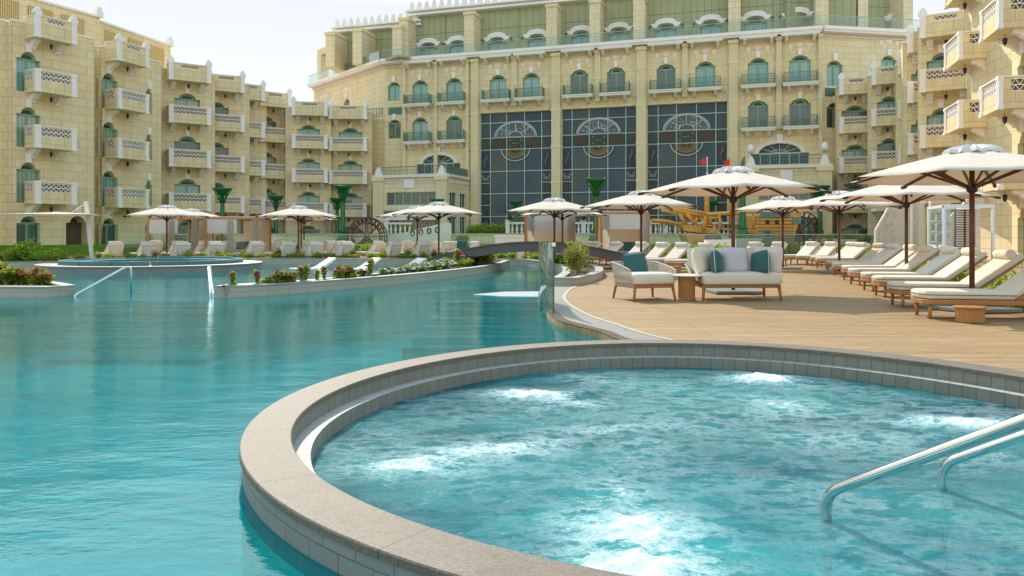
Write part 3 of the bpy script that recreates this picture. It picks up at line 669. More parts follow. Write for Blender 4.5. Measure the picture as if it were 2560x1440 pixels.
# ---------------------------------------------------------------- soft shapes
def cushion(w, d, h, bulge=.35, nx=8, ny=8, seed=0, p=4.):
    """pillow lying in xy, centred on its base; rounded corners, crowned top"""
    me = M(); r = random.Random(seed)
    def pt(i, j, s):
        u, v = -1+2*i/nx, -1+2*j/ny; e = max(0, (1-abs(u)**p)*(1-abs(v)**p))**.42
        k = 1-.06*(u*u*v*v)
        return (u*w/2*k, v*d/2*k, s*h/2*((1-bulge)*min(1, e*2.2)+bulge*e)+noise.noise(Vector((u*2, v*2, seed*7+s)))*h*.04*e)
    for s in (1, -1):
        k = len(me.v); me.v += [pt(i, j, s) for j in range(ny+1) for i in range(nx+1)]
        for j in range(ny):
            for i in range(nx):
                a = k+j*(nx+1)+i; q = (a, a+1, a+nx+2, a+nx+1); me.f.append(q if s > 0 else q[::-1]); me.sm.append(True)
    return me
def soft_box(w, d, h, seed, r=.07, n=18):
    """seat cushion: flat sides, well rounded edges, gently crowned top"""
    me = M(); prof = [(0, 0)]+[(r-r*cos(t*pi/8), 0) for t in ()]
    ring = []; q = 8
    for cx, cy, a0 in ((w/2-r, d/2-r, 0), (-w/2+r, d/2-r, pi/2), (-w/2+r, -d/2+r, pi), (w/2-r, -d/2+r, 3*pi/2)):
        for k in range(q+1): a = a0+pi/2*k/q; ring.append((cx, cy, cos(a), sin(a)))
        nx = 6
    P = []
    R_ = [(-r*.5, 0), (-r*.15, r*.2), (0, r*.6), (0, h*.5), (0, h-r*.8), (-r*.12, h-r*.35), (-r*.45, h-r*.08), (-r*1.2, h+.006), (-r*2.4, h+.014)]
    for o_, z in R_:
        for cx, cy, c, s in ring:
            x, y = cx+(r+o_)*c, cy+(r+o_)*s
            if r+o_ < 0: x, y = cx*(1+(r+o_)*2/w)+0*c, cy*(1+(r+o_)*2/d)
            me.v.append((x, y, z+noise.noise(Vector((x*3, y*3, seed)))*.006))
    m_ = len(ring)
    for i in range(len(R_)-1):
        for j in range(m_): a = i*m_+j; b = i*m_+(j+1) % m_; me.f.append((a, b, b+m_, a+m_)); me.sm.append(True)
    k = len(me.v); me.v.append((0, 0, h+.022)); b0 = (len(R_)-1)*m_
    for j in range(m_): me.f.append((b0+j, b0+(j+1) % m_, k)); me.sm.append(True)
    me.f.append(tuple(range(m_))[::-1]); me.sm.append(False)
    return me
def cush_obj(name, w, d, h, mat, parent, loc, rot=(0, 0, 0), seed=0, bulge=.35, pipe=None, p=4.):
    o = obj(name, cushion(w, d, h, bulge, 10, 10, seed, p), mat, parent, loc, rot=rot, sub=1)
    if pipe:
        q = [(-1+.0, -1), (1, -1), (1, 1), (-1, 1), (-1, -1)]; P = []
        for (a, b), (c, e) in zip(q, q[1:]):
            for k in range(6):
                u, v = a+(c-a)*k/6, b+(e-b)*k/6; kk = 1-.06*(u*u*v*v); P.append((u*w/2*kk, v*d/2*kk, 0))
        obj('piping', M().tube(P+[P[0]], .0055, 5), pipe, o)
    return o
def tapered_leg(x, y, z1, lean=(0, 0), r0=.024, r1=.034, sq=False):
    return M().tube([(x+lean[0], y+lean[1], 0), (x, y, z1)], [r0, r1], 4 if sq else 10)
# ---------------------------------------------------------------- sun lounger
def make_lounger(label, group, back=36, front_skirt=False):
    sk = front_skirt
    o = thing('sun_lounger', label, 'sun lounger', group=group)
    ring = [(.05, -.33), (.0, -.24), (-.02, 0), (.0, .24), (.05, .33), (1.93, .33), (1.95, 0), (1.93, -.33)]
    obj('frame', M().prism(ring, .21, .285), 'teak', o, bev=.012)
    for x, y in ((.10, -.27), (.10, .27), (1.15, -.29), (1.15, .29), (1.82, -.29), (1.82, .29)):
        if x == 1.15: continue
        obj('leg', tapered_leg(x, y, .215, r0=.022, r1=.03), 'teak', o)
    k = 10; ms = M(); S2 = [(x, y) for x, y in [(1.22, -.33), (.12, -.33), (.03, -.28), (-.02, -.17), (-.035, 0), (-.02, .17), (.03, .28), (.12, .33), (1.22, .33)]]
    mt = obj('mattress', M().prism(S2, .29, .41), 'cream', o, bev=.035)
    obj('piping', M().tube([(x*1.004, y*1.012, .352) for x, y in S2], .006, 5), 'piping', mt)
    a = radians(back); T = Matrix.Translation((1.2, 0, .295)) @ Matrix.Rotation(-a, 4, 'Y')
    bk = obj('backrest', M().box(0, .93, -.33, .33, .0, .105, T), 'cream', o, bev=.035)
    obj('back_cover' if sk else 'back_board', (M().box(.0, .95, -.33, .33, -.05, -.004, T).prism([(.0, 0), (.95*.81, .95*.59), (.95*.81, .95*.59-.06), (.62, .02), (.75, -.30), (0, -.28)], -.325, .325, Matrix.Translation((1.2, 0, .29)) @ Matrix(((1, 0, 0, 0), (0, 0, 1, 0), (0, 1, 0, 0), (0, 0, 0, 1)))) if sk else M().box(.02, .9, -.31, .31, -.035, -.004, T)), 'cream_far' if sk else 'teak', o)
    m = M(); m.tube([T @ Vector((.9, -.25, -.02)), (1.9, -.25, .25)], .008, 5); m.tube([T @ Vector((.9, .25, -.02)), (1.9, .25, .25)], .008, 5); obj('stay', m, 'steel', o)
    me = M().lathe([(.05, -.29), (.074, -.275), (.078, -.15), (.076, 0), (.078, .15), (.074, .275), (.05, .29)], 16)
    hr = obj('headrest', me, 'cream_light', o, T @ Vector((.81, 0, .155)), rot=(pi/2, 0, 0))
    ms = M()
    for z in (-.276,): ms.tube([(.075*cos(t*pi/8), .075*sin(t*pi/8), z) for t in range(17)], .005, 4)
    obj('piping', ms, 'piping', hr)
    return o
LP = make_lounger('x', 'sun loungers'); LP2 = make_lounger('x', 'sun loungers', 35, True)
def lounger(x, y, rz, label, group, z=0., pr=None):
    o = copy_tree(pr or LP, (x, y, z), rz, label); o['group'] = group; return o
row = [((2290, 792), -10), ((2228, 765), -10), ((2188, 741), -8), ((2160, 727), -6), ((2128, 712), -3), ((2112, 701), 0), ((2088, 690), 4), ((2074, 682), 8), ((2048, 672), 13), ((2036, 667), 17), ((2002, 663), 27), ((1960, 661), 31)]
for i, ((px, py), a) in enumerate(row):
    x, y = G(px, py, 0); lounger(x, y, radians(a), f'cream sun lounger in the right hand row on the deck, {ORD[i]} from the viewer', 'sun loungers in the right row on the deck')
for i, (hx, Y) in enumerate([(1762, 26.3), (1704, 27.9), (1654, 29.3), (1602, 30.8), (1538, 32.2), (1484, 33.8), (1448, 35.6)]):
    x = (hx-1280)*Y/FP; a = 36 if i < 4 else 40
    lounger(x-1.75*cos(radians(a)), Y-1.75*sin(radians(a)), radians(a), f'cream sun lounger behind the sofa, {ORD[i]} from the viewer in the middle row' if i < 4 else f'cream sun lounger near the white cabana, {["right", "middle", "left"][i-4]} one of three above the bridge', 'sun loungers in the middle of the deck')
for i, (hx, Y) in enumerate([(1885, 30.5), (1944, 31.2)]):
    x = (hx-1280)*Y/FP; lounger(x-1.35, Y-1.1, radians(38), ['cream sun lounger behind the sofa, left of the slim umbrella pole', 'cream sun lounger directly behind the right sofa cushions'][i], 'sun loungers in the middle of the deck')
far = [(310, 36.4, 0), (390, 36.0, 0), (473, 36.2, 0), (554, 36.6, 0), (654, 36.6, 0), (730, 36.6, 0), (797, 36.6, 0), (873, 36.6, 0), (989, 36.8, 0), (1059, 36.6, 0), (463, 39.4, 1), (526, 39.2, 1), (585, 39.2, 1), (649, 39.6, 1), (717, 39.4, 1), (785, 39.2, 1), (858, 39.2, 1), (951, 38.6, 1), (1020, 38.9, 1), (1090, 38.7, 1), (406, 42.8, 2), (686, 42.8, 2), (776, 43, 2), (833, 42.6, 2)]
cnt = [0, 0, 0]
for px, Y, k in far:
    x = (px-1280)*Y/FP; a = radians(-44); cnt[k] += 1
    lounger(x-1.85*cos(a)*.9, Y-1.85*sin(a)*.9-.9, a, f'cream lounger seen from behind across the pool, {ORD[cnt[k]-1].replace("nearest", "first")} in the {["front", "middle", "rear"][k]} row', 'sun loungers across the pool', 0, LP2)
LP.location = (G(2330, 838)[0]+.55, 8.2, 0); bpy.data.objects.remove(LP) if 0 else None
for ob in [LP, LP2]+list(LP.children_recursive)+list(LP2.children_recursive): bpy.data.objects.remove(ob)
# white in-water loungers
def water_lounger(px, label, Y):
    o = thing('water_lounger', label, 'pool lounger', (*D(px, Y), PWZ), 0, 'white loungers standing in the shallow water')
    pr = [(-1.05, .03), (-.15, .0), (.0, .05), (.60, .42), (.64, .38), (.10, -.01), (0, -.08), (-.15, -.08), (-1.05, -.04)]
    obj('shell', M().vprism(pr, -.36, .36), 'trim', o, rz=radians(36), bev=.02)
    obj('base', M().prism([(-.14, 0), (0, -.12), (.14, 0), (0, .12)], -.22, .02), 'panel_grey', o, loc=(0, -.25, 0)); return o
for px, lb, Y in ((795, 'leftmost white lounger standing in the shallow pool water', 30.2), (907, 'second white in-water lounger from the left', 30.0), (1020, 'third white in-water lounger, left of the footbridge end', 29.6), (1122, 'white in-water lounger partly behind the footbridge and flowers', 28.6)): water_lounger(px, lb, Y)
# ---------------------------------------------------------------- parasols
def make_parasol(group):
    o = thing('parasol', 'x', 'parasol', group=group); R0 = 1.88; zt, ze, zh = 2.60, 2.14, 1.98
    obj('pole', M().tube([(0, 0, .05), (0, 0, 2.5)], .040, 12), 'walnut', o)
    obj('base_plate', M().box(-.48, .48, -.48, .48, .01, .07), 'grey_metal', o, bev=.01)
    obj('hub', M().lathe([(.045, -.09), (.075, -.07), (.085, -.02), (.085, .03), (.05, .06)], 12, (0, 0, zh)), 'soap_black', o)
    me = M(); n = 8; seg = 6; sub = 4; off = pi/8+.25
    # ribs sag slightly, edges scallop inwards between ribs
    for r_ in range(seg+1):
        f = r_/seg
        for k in range(n*sub):
            a = off+2*pi*k/(n*sub); q = (k % sub)/sub; m = sin(pi*q)
            rad = R0*f*cos(pi/8)/cos(((q-.5))*2*pi/8)*(1-.035*m*f*f)
            z = zt-(zt-ze)*(f**1.12)+.0-.05*m*f*(1-f)*1.5-.02*m*f
            me.v.append((rad*cos(a), rad*sin(a), z))
    for r_ in range(seg):
        for k in range(n*sub):
            a = r_*n*sub+k; b = r_*n*sub+(k+1) % (n*sub); me.f.append((a, a+n*sub, b+n*sub, b)); me.sm.append(r_ > 0)
    obj('canopy', me, 'canopy', o, solid=.006)
    cp = M(); rr = random.Random(3); cs = 26                        # crumpled vent cap
    prof = [(.40, .0), (.37, .055), (.27, .10), (.14, .125), (.01, .13)]
    for r_, (ra, z) in enumerate(prof):
        for k in range(cs):
            a = 2*pi*k/cs; w = 1+.09*(1 if k % 2 else -1)*(1 if r_ < 3 else .3)
            cp.v.append((ra*w*cos(a), ra*w*sin(a), zt-.085+z+(.022 if k % 2 else -.01)*(r_ < 4)+rr.uniform(-.01, .01)))
    for r_ in range(4):
        for k in range(cs): a = r_*cs+k; b = r_*cs+(k+1) % cs; cp.f.append((a, b, b+cs, a+cs)); cp.sm.append(False)
    obj('vent_cap', cp, 'linen' if 0 else 'cabana_roof', o)
    for k in range(n):
        a = off+2*pi*k/n; c, s_ = cos(a), sin(a)
        m = M(); m.bar((.05*c, .05*s_, zt-.06), (R0*1.03*c, R0*1.03*s_, ze-.035), .028, .045); rb = obj('rib', m, 'walnut', o)
        obj('rib_cap', M().bar((R0*.985*c, R0*.985*s_, ze-.03), (R0*1.05*c, R0*1.05*s_, ze-.045), .045, .055), 'soap_black', rb)
        f = .50; obj('strut', M().bar((.06*c, .06*s_, zh), (R0*f*c, R0*f*s_, zt-(zt-ze)*f**1.12-.05), .026, .04), 'walnut', rb)
    return o
PS = make_parasol('octagonal parasols around the pool')
par = [(2430, 12.2, 'right-hand parasol nearest the viewer with dark ribs and cream canopy', .2), (2266, 18.7, 'second cream parasol of the right row, just left of the nearest one', .5), (2098, 24.6, 'third cream parasol of the right row above the receding loungers', .1),
       (1957, 27.6, 'cream parasol with thin pole in front of the play ship stern', .3), (1833, 16.0, 'large cream parasol with reddish pole behind the sofa', .0), (1603, 24.4, 'cream parasol just left of the play ship, above the armchair', .2),
       (1386, 29.0, 'front cream parasol of the pair over the left white cabana', .4), (1406, 33.8, 'rear cream parasol hidden behind its twin over the left white cabana', .1), (1097, 32.4, 'cream parasol with thin pole in front of the left podium', .2),
       (1043, 36.7, 'cream parasol half behind another in front of the left podium', .5), (746, 36.4, 'front parasol of the stacked three near the curved wing', .3), (753, 39.5, 'middle parasol of the stacked three near the curved wing', .1), (760, 43.5, 'rear parasol of the stacked three near the curved wing', .35),
       (417, 35.8, 'cream parasol farthest left, above two cabanas', .2), (478, 40.6, 'parasol just behind the far left one, over the left cabana', .45), (2000, 33, 'parasol canopy partly hidden behind the large one near the sofa', .2)]
par = par[:-1]
for i, (px, Y, lb, rz) in enumerate(par):
    x, y = D(px, Y)
    if i == 0: PS.location = (x, y, 0); PS.rotation_euler.z = rz; PS['label'] = lb
    else: copy_tree(PS, (x, y, 0), rz, lb)
# ---------------------------------------------------------------- armchair, table, daybed
ax, ay = G(1672, 750); cxm = G(1608, 752)
ch = thing('armchair', 'outdoor armchair with woven rope back, cream seat and teak legs', 'armchair', (G(1610, 748)[0], 14.45, 0), radians(20))
obj('frame', M().prism([(-.42, -.40), (.42, -.40), (.42, .40), (-.42, .40)], .235, .30), 'teak', ch, bev=.01)
for sx in (-1, 1):
    for sy in (-1, 1): obj('leg', M().tube([(sx*.435, sy*.41, 0), (sx*.40, sy*.37, .25)], [.022, .034], 4), 'teak', ch)
obj('seat_cushion', soft_box(.87, .84, .20, 1), 'cream_light', ch, (0, -.03, .305))
def rope_back(parent, hw, hd, z0, z1, n, flare=.10, r=.007, front=.25, arm=.55, side_only=False):
    """U shaped back: vertical cords between a base line and a bowed top rail"""
    def path(t, top):
        # t from -1 (left arm front) over 0 (back) to 1 (right arm front)
        w = hw+(flare if top else .0); d = hd+(flare*.8 if top else 0); s = abs(t)
        if s < .42: x, y = w*(t/.42)*.86, d
        elif s < .56: q = (s-.42)/.14; x = w*(.86+.14*sin(q*pi/2))*(1 if t > 0 else -1); y = d*(1-.18*(1-cos(q*pi/2)))
        else: q = (s-.56)/.44; x = w*(1 if t > 0 else -1); y = d*.82-(d*.82+front*hd)*q
        q = max(0, (s-.45)/.55); z = (z1-(z1-z0)*arm*q**1.6) if top else z0
        return (x, y, z)
    m = M(); N2 = n
    for k in range(N2+1):
        t = -1+2*k/N2; a, b = path(t, 0), path(t, 1)
        m.tube([a, b], r, 5, False)
    obj('rope_back', m, 'rope', parent)
    obj('top_rail', M().tube([path(-1+2*k/60, 1) for k in range(61)], .013, 8), 'rope', parent)
rope_back(ch, .42, .40, .25, .70, 80, .06, front=.9, arm=.30, r=.0085)
def throw(label, x, y, z, w, mat, rot, pipe, seed, cat='pillow', group=None):
    o = thing('pillow', label, cat, (x, y, z), group=group); cush_obj('cover', w, w, .21, mat, o, (0, 0, 0), rot, seed, .6, pipe, 3.); return o
throw('dark teal square pillow leaning in the rope armchair', ch.location.x-.13, 14.62, .66, .46, 'teal_fabric', (radians(72), radians(-6), radians(12)), 'teal_fabric', 3)
tb = thing('side_table', 'round side table with fluted teak drum base between armchair and sofa', 'side table', (G(1703, 745)[0], 14.25, 0))
def fluted(r, z0, z1, n=26):
    P = [((r if k % 2 else r*.955)*cos(pi*k/n), (r if k % 2 else r*.955)*sin(pi*k/n)) for k in range(2*n)]
    return M().prism(P, z0, z1)
obj('drum', fluted(.155, .01, .445), 'teak', tb); obj('table_top', M().lathe([(.26, .445), (.30, .452), (.305, .472), (.30, .478)], 40), 'trim', tb); obj('foot', M().lathe([(.165, 0), (.168, .03), (.16, .035)], 30), 'teak', tb)
for (px, py, lb) in ((2425, 806, 'fluted teak drum table under the nearest sun lounger'), (1688, 683, 'fluted drum table under the lounger left of the sofa'), (1636, 640, 'fluted drum table among the middle loungers near the umbrella pole'), (2180, 706, 'fluted drum table between loungers of the right row')):
    x, y = G(px, py); q = thing('side_table', lb, 'side table', (x, y, 0), group='fluted drum tables among the loungers'); obj('drum', fluted(.18, .01, .20), 'teak', q); obj('table_top', M().lathe([(.2, .20), (.21, .22), (.2, .225)], 30), 'teak', q)
X0, X1 = G(1754, 752)[0], G(1953, 752)[0]; sx_ = (X0+X1)/2; hw = (X1-X0)/2
so_ = thing('sofa', 'wide cream outdoor sofa with rope back and teak legs on the deck', 'sofa', (sx_, 14.5, 0), radians(2))
obj('frame', M().prism([(-hw, -.42), (hw, -.42), (hw, .42), (-hw, .42)], .235, .295), 'teak', so_, bev=.01)
for sx in (-1, 1):
    for sy in (-1, 1): obj('leg', M().tube([(sx*(hw-.005), sy*.43, 0), (sx*(hw-.03), sy*.39, .25)], [.022, .036], 4), 'teak', so_)
obj('seat_cushion', soft_box(2*hw-.0, .92, .22, 4), 'cream_light', so_, (0, -.03, .30))
rope_back(so_, hw, .42, .26, .66, 150, .10, front=.5, arm=.8)
for sx, rx, sd_ in ((-.55, 0, 5), (0, 0, 6), (.55, 0, 7)): cush_obj('back_cushion', .62, .54, .27, 'cream', so_, (sx*1.08*hw/.85, .34, .71), (radians(78), 0, 0), sd_, .75, p=2.8)
for sx, sd_ in ((-1, 8), (1, 9)): cush_obj('arm_cushion', .62, .54, .29, 'cream' if sx < 0 else 'cream_light', so_, (sx*(hw-.12), -.02, .73), (radians(80), 0, radians(sx*-48)), sd_, .8, p=2.6)
throw('large pale grey square pillow in the middle of the cream sofa', sx_-.03, 14.36, .735, .50, 'grey_fabric', (radians(80), 0, 0), 'grey_fabric', 12)
throw('dark teal pillow with white stitching on the left side of the sofa', sx_-.42, 14.22, .70, .46, 'teal_fabric', (radians(84), radians(12), radians(66)), 'white_stitch', 13)
throw('dark teal pillow with white stitching on the right side of the sofa', sx_+.40, 14.22, .70, .46, 'teal_fabric', (radians(84), radians(-10), radians(-68)), 'white_stitch', 14)
# cream sofa across the pool
fs = thing('sofa', 'small cream sofa across the pool, left of the footbridge top', 'sofa', (*D(1150, 37), 0)); obj('base', M().prism([(-.9, -.4), (.9, -.4), (.95, .4), (-.95, .4)], .2, .5), 'cream_light', fs, bev=.06)
for x, r in ((-.65, 20), (-.25, 0), (.7, -20)): cush_obj('back_cushion', .5, .45, .22, 'cream_light', fs, (x, .25, .72), (radians(80), 0, radians(r)), int(50+x*10))
throw('teal pillow on the small cream sofa across the pool', D(1155, 36.9)[0], 36.9, .74, .5, 'teal_fabric', (radians(80), .1, 0), 'teal_fabric', 15)
# planters behind the loungers with bushes
for i, (px, Y, k, sc) in enumerate([(1690, 30.5, 'bush', 1.1), (1718, 30.2, 'bush', 1.2), (1735, 30.8, 'bush', 1.1), (1800, 31, 'bush', 1.2), (1775, 31.2, 'bush', 1.1), (2205, 27.5, 'bush', .9), (2178, 29.5, 'bush', .9), (2230, 24.5, 'edge', .9), (2262, 22.6, 'edge', .9), (2306, 19.6, 'edge', .8), (2350, 17.2, 'edge', .8), (2390, 16, 'edge', .8), (2450, 14.2, 'edge', .8), (2520, 13.2, 'edge', .8), (2548, 12.2, 'edge', .7), (510, 40.5, 'bush', .9), (530, 41, 'bush', .9), (925, 40.5, 'bush', 1.), (942, 41, 'bush', 1.), (965, 41.5, 'bush', .9), (1125, 38.6, 'edge', .7), (1235, 39, 'bush', 1.), (1252, 39.4, 'bush', .9), (755, 41.3, 'edge', .8)]):
    plant(k, (*D(px, Y), 0), f'bright green bush growing behind the loungers, {NUM(i)} in order from the middle rows', sc)
# ================================================================ the hotel
YZX = Matrix(((0, 0, 1, 0), (1, 0, 0, 0), (0, 1, 0, 0), (0, 0, 0, 1)))      # prism drawn in (y, z), extruded along x
class Face:
    """local frame of a facade: u along it, d inwards, z up"""
    def __init__(s, root, P, Q):
        s.root = root; s.P = P; s.L = hypot(Q[0]-P[0], Q[1]-P[1]); s.dx = (Q[0]-P[0])/s.L; s.dy = (Q[1]-P[1])/s.L; s.rz = atan2(s.dy, s.dx)
    def loc(s, u, d=0., z=0.):
        r = s.root.location; return (s.P[0]+s.dx*u-s.dy*d-r.x, s.P[1]+s.dy*u+s.dx*d-r.y, z-r.z)
    def part(s, name, m, mat, u=0., d=0., z=0., **k): return obj(name, m, mat, s.root, s.loc(u, d, z), s.rz, **k)
    def empty(s, name, u=0., d=0., z=0.): return link(bpy.data.objects.new(name, None), s.root, s.loc(u, d, z), s.rz)
    def put(s, proto, u, d, z):                                    # copy a finished part with its sub-parts
        return copy_tree(proto, s.loc(u, d, z), s.rz, parent=s.root)
    def u(s, px, d=0.):
        """where the sight line of photo column px meets the facade"""
        k = (px-1280)/FP; x0 = s.P[0]-s.dy*d; y0 = s.P[1]+s.dx*d
        return (k*y0-x0)/(s.dx-k*s.dy)
    def Y(s, px, d=0.): return s.P[1]+s.dx*d+s.dy*s.u(px, d)
    def z(s, px, py, d=0.): return CH+(HY-py)*s.Y(px, d)/FP
def arch(cx, z0, w, h, sh=.83, inner=.34, n=9):
    """rectangular opening with shoulders and a segmental arch head"""
    zs = z0+h*sh; a = w*inner; r = z0+h-zs; out = [(cx-w/2, z0), (cx+w/2, z0), (cx+w/2, zs)]
    for k in range(n+1):
        t = -1+2*k/n; out.append((cx-a*t*-1 if 0 else cx+a*-t, zs+r*(1-t*t)**.5*(1-.0) if abs(t) < 1 else zs))
    out.append((cx-w/2, zs)); return out
CACHE = {}
def window_part(w, h, pmat, mull=.13, key=True, sh=.83, inner=.34, tymp='green_frame', n=2):
    """prototype window: frame mesh, panes as sub-parts; origin at sill centre"""
    k = ('win', round(w, 2), round(h, 2), pmat, key, n)
    if k in CACHE: return CACHE[k]
    zs = h*sh; m = M(); e = .075
    m.box(-w/2, -w/2+e, -.02, .06, 0, zs); m.box(w/2-e, w/2, -.02, .06, 0, zs); m.box(-w/2, w/2, -.022, .06, 0, .08)
    for q in range(1, n): x = -w/2+w*q/n; m.box(x-mull/2, x+mull/2, -.024, .06, .0, zs)
    m.box(-w/2, w/2, -.026, .06, zs-.10, zs+.02)
    a = w*inner; r = h-zs
    cap = [(a*cos(pi*q/10), zs+.02+(r-.02)*sin(pi*q/10)) for q in range(11)]; m.vprism(cap, .0, .06)
    cap2 = [(a*.66*cos(pi*q/10), zs+.05+(r-.03)*.60*sin(pi*q/10)) for q in range(11)]
    o = bpy.data.objects.new('window', m.mesh('window', 'green_frame')); kids = []
    for q in range(n):
        x0 = -w/2+w*q/n+(e if q == 0 else mull/2); x1 = -w/2+w*(q+1)/n-(e if q == n-1 else mull/2)
        kids.append(bpy.data.objects.new('pane', M().box(x0, x1, .02, .05, .08, zs-.10).mesh('pane', pmat)))
    kids.append(bpy.data.objects.new('fanlight', M().vprism(cap2, -.008, .0).mesh('fanlight', 'panel_green')))
    if key: kids.append(bpy.data.objects.new('keystone', M().vprism([(-.13, h+.02), (.13, h+.02), (.20, h+.55), (-.20, h+.55)], -.36, -.20).mesh('keystone', 'trim')))
    for c in kids: c.parent = o
    CACHE[k] = (o, kids); return CACHE[k]
def put_window(face, u, z, w, h, pmat, depth=.25, **k):
    o, kids = window_part(w, h, pmat, **k); c = o.copy(); S.collection.objects.link(c); c.parent = face.root; c.location = face.loc(u, depth, z); c.rotation_euler = (0, 0, face.rz)
    for q in kids: e = q.copy(); S.collection.objects.link(e); e.parent = c
    return c
def zigzag(m, x0, x1, z0, z1, rows, pitch, y0, y1, t=.035):
    n = max(2, round((x1-x0)/pitch)); p = (x1-x0)/n; hh = (z1-z0)/rows
    for r in range(rows+1): z = z0+hh*r; m.box(x0, x1, y0, y1, z-t/2, z+t/2)
    for r in range(rows):
        a = z0+hh*r; b = a+hh
        for k in range(n):
            x = x0+p*k
            for (p0, p1) in (((x, a), (x+p/2, b)), ((x+p/2, b), (x+p, a))):
                dx, dz = p1[0]-p0[0], p1[1]-p0[1]; L = hypot(dx, dz); ox = t*.72*L/dz/2 if dz else 0
                ox = abs(ox); m.vprism([(p0[0]-ox, p0[1]), (p0[0]+ox, p0[1]), (p1[0]+ox, p1[1]), (p1[0]-ox, p1[1])], y0+.004, y1-.004)
    return m
BH = 1.35
def balcony_proto(L, kind, dep=1.3, sides=(1, 1)):
    """stone balcony, origin at its front left corner under the coping; z=0 is the coping top"""
    k = ('bal', round(L, 2), kind, sides)
    if k in CACHE: return CACHE[k]
    top = kind == 'top'; z1 = -.62 if not top else -.36; m = M(); t = .15
    xa, xb = (.30, L-.30) if not top else (L*.28, L*.72)
    m.box(-.04, L+.04, -.05, dep, -BH-.02, -BH+.16)                               # slab and soffit
    m.box(-.02, L+.02, -.03, t, -BH+.14, z1); m.box(-.022, L+.022, -.032, t+.002, -.10, -.03)
    m.box(-.02, xa, -.028, t-.004, z1-.01, -.09); m.box(xb, L+.02, -.028, t-.004, z1-.01, -.09)
    for x0, x1 in ((-.02, t), (L-t, L+.02)):
        m.box(x0, x1, t-.01, dep, -BH+.14, z1 if not top else -.03); m.box(x0+.001, x1-.001, t-.01, dep, -.10, -.031)
        if not top: m.box(x0+.002, x1-.002, t-.01, .42, z1-.01, -.09); m.box(x0+.002, x1-.002, 1.05, dep, z1-.01, -.09)
    o = bpy.data.objects.new('balcony', m.mesh('balcony', 'stone')); kids = []
    def kid(n_, me, mat, sub=None): q = bpy.data.objects.new(n_, me.mesh(n_, mat)); q.parent = o; kids.append(q)
    la = M(); rows = 1 if top else 2; zigzag(la, xa, xb, z1, -.10, rows, .29, -.02, .05, .045)
    if not top:
        for x0 in (-.012, L-.06+.012+.0):
            lt = M(); zigzag(lt, .42, 1.05, z1, -.10, 2, .31, -.035, .035); T = Matrix.Translation((x0+.035, 0, 0)) @ Matrix.Rotation(pi/2, 4, 'Z')
            la.add(lt.v, lt.f, False, T)
    kid('lattice', la, 'trim')
    bk_ = M(); bk_.box(xa, xb, .09, .11, z1, -.10)  # dark sheet added to stand for the shade inside the balcony
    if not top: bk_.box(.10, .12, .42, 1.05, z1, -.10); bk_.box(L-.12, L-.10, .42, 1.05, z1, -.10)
    kid('lattice_shade_sheet', bk_, 'lattice_shade')
    c = M(); c.box(-.08, L+.08, -.09, t+.05, -.03, .03)
    for x0, x1 in ((-.08, t+.04), (L-t-.04, L+.08)): c.box(x0, x1, t+.05, dep, -.029, .028)
    kid('coping', c, 'trim')
    for x in (0, L):
        q = M(); s_ = 1 if x == 0 else -1; a, b = sorted((x-.075*s_, x+.24*s_)); q.box(a, b, -.085, .10, -BH-.03, .04); q.box(a-.02, b+.02, -.11, .12, -.12, .05); q.box(a-.02, b+.02, -.13, .12, -BH-.05, -BH+.12)
        q.box(a+.10, a+.13, -.10, -.084, -BH+.2, -.16); q.box(b-.13, b-.10, -.10, -.084, -BH+.2, -.16)
        if top:
            cx = x+.08*s_
            for i, (w_, h_) in enumerate(((.25, .17), (.20, .27), (.155, .36), (.10, .43), (.05, .49))): q.box(cx-w_, cx+w_, -.09+.012*i, .23-.012*i, .05, .05+h_)
        kid('pilaster', q, 'trim')
    for x in (.42, L-.42):
        q = M(); pr = [(dep, -BH-.02), (dep-.72, -BH-.02), (dep-.76, -BH-.12), (dep-.66, -BH-.23), (dep-.50, -BH-.25), (dep-.44, -BH-.34), (dep-.30, -BH-.43), (dep-.22, -BH-.46), (dep-.18, -BH-.56), (dep-.08, -BH-.62), (dep, -BH-.62)]
        q.prism(pr, x-.17, x+.17, YZX); q.tube([(x-.19, dep-.62, -BH-.16), (x+.19, dep-.62, -BH-.16)], .08, 10); q.tube([(x-.19, dep-.24, -BH-.38), (x+.19, dep-.24, -BH-.38)], .06, 10); kid('corbel', q, 'trim')
    q = M(); q.tube([(L/2, .55, -BH), (L/2, .55, -BH-.2)], .012, 5); q.lathe([(.02, -.10), (.10, -.13), (.11, -.16), (.075, -.38), (.03, -.42), (.012, -.48)], 6, (L/2, .55, -BH-.08), False); kid('lantern', q, 'dark_iron')
    CACHE[k] = (o, kids); return CACHE[k]
def put_balcony(face, u, d, z, L, kind='mid', skip_corbel=False, label=None):
    o, kids = balcony_proto(L, kind); c = o.copy(); S.collection.objects.link(c); c.parent = face.root; c.location = face.loc(u, d, z); c.rotation_euler = (0, 0, face.rz)
    for q in kids: e = q.copy(); S.collection.objects.link(e); e.parent = c
    return c
WR = random.Random(21)
LEV = [15.0, 11.6, 8.1, 4.6]
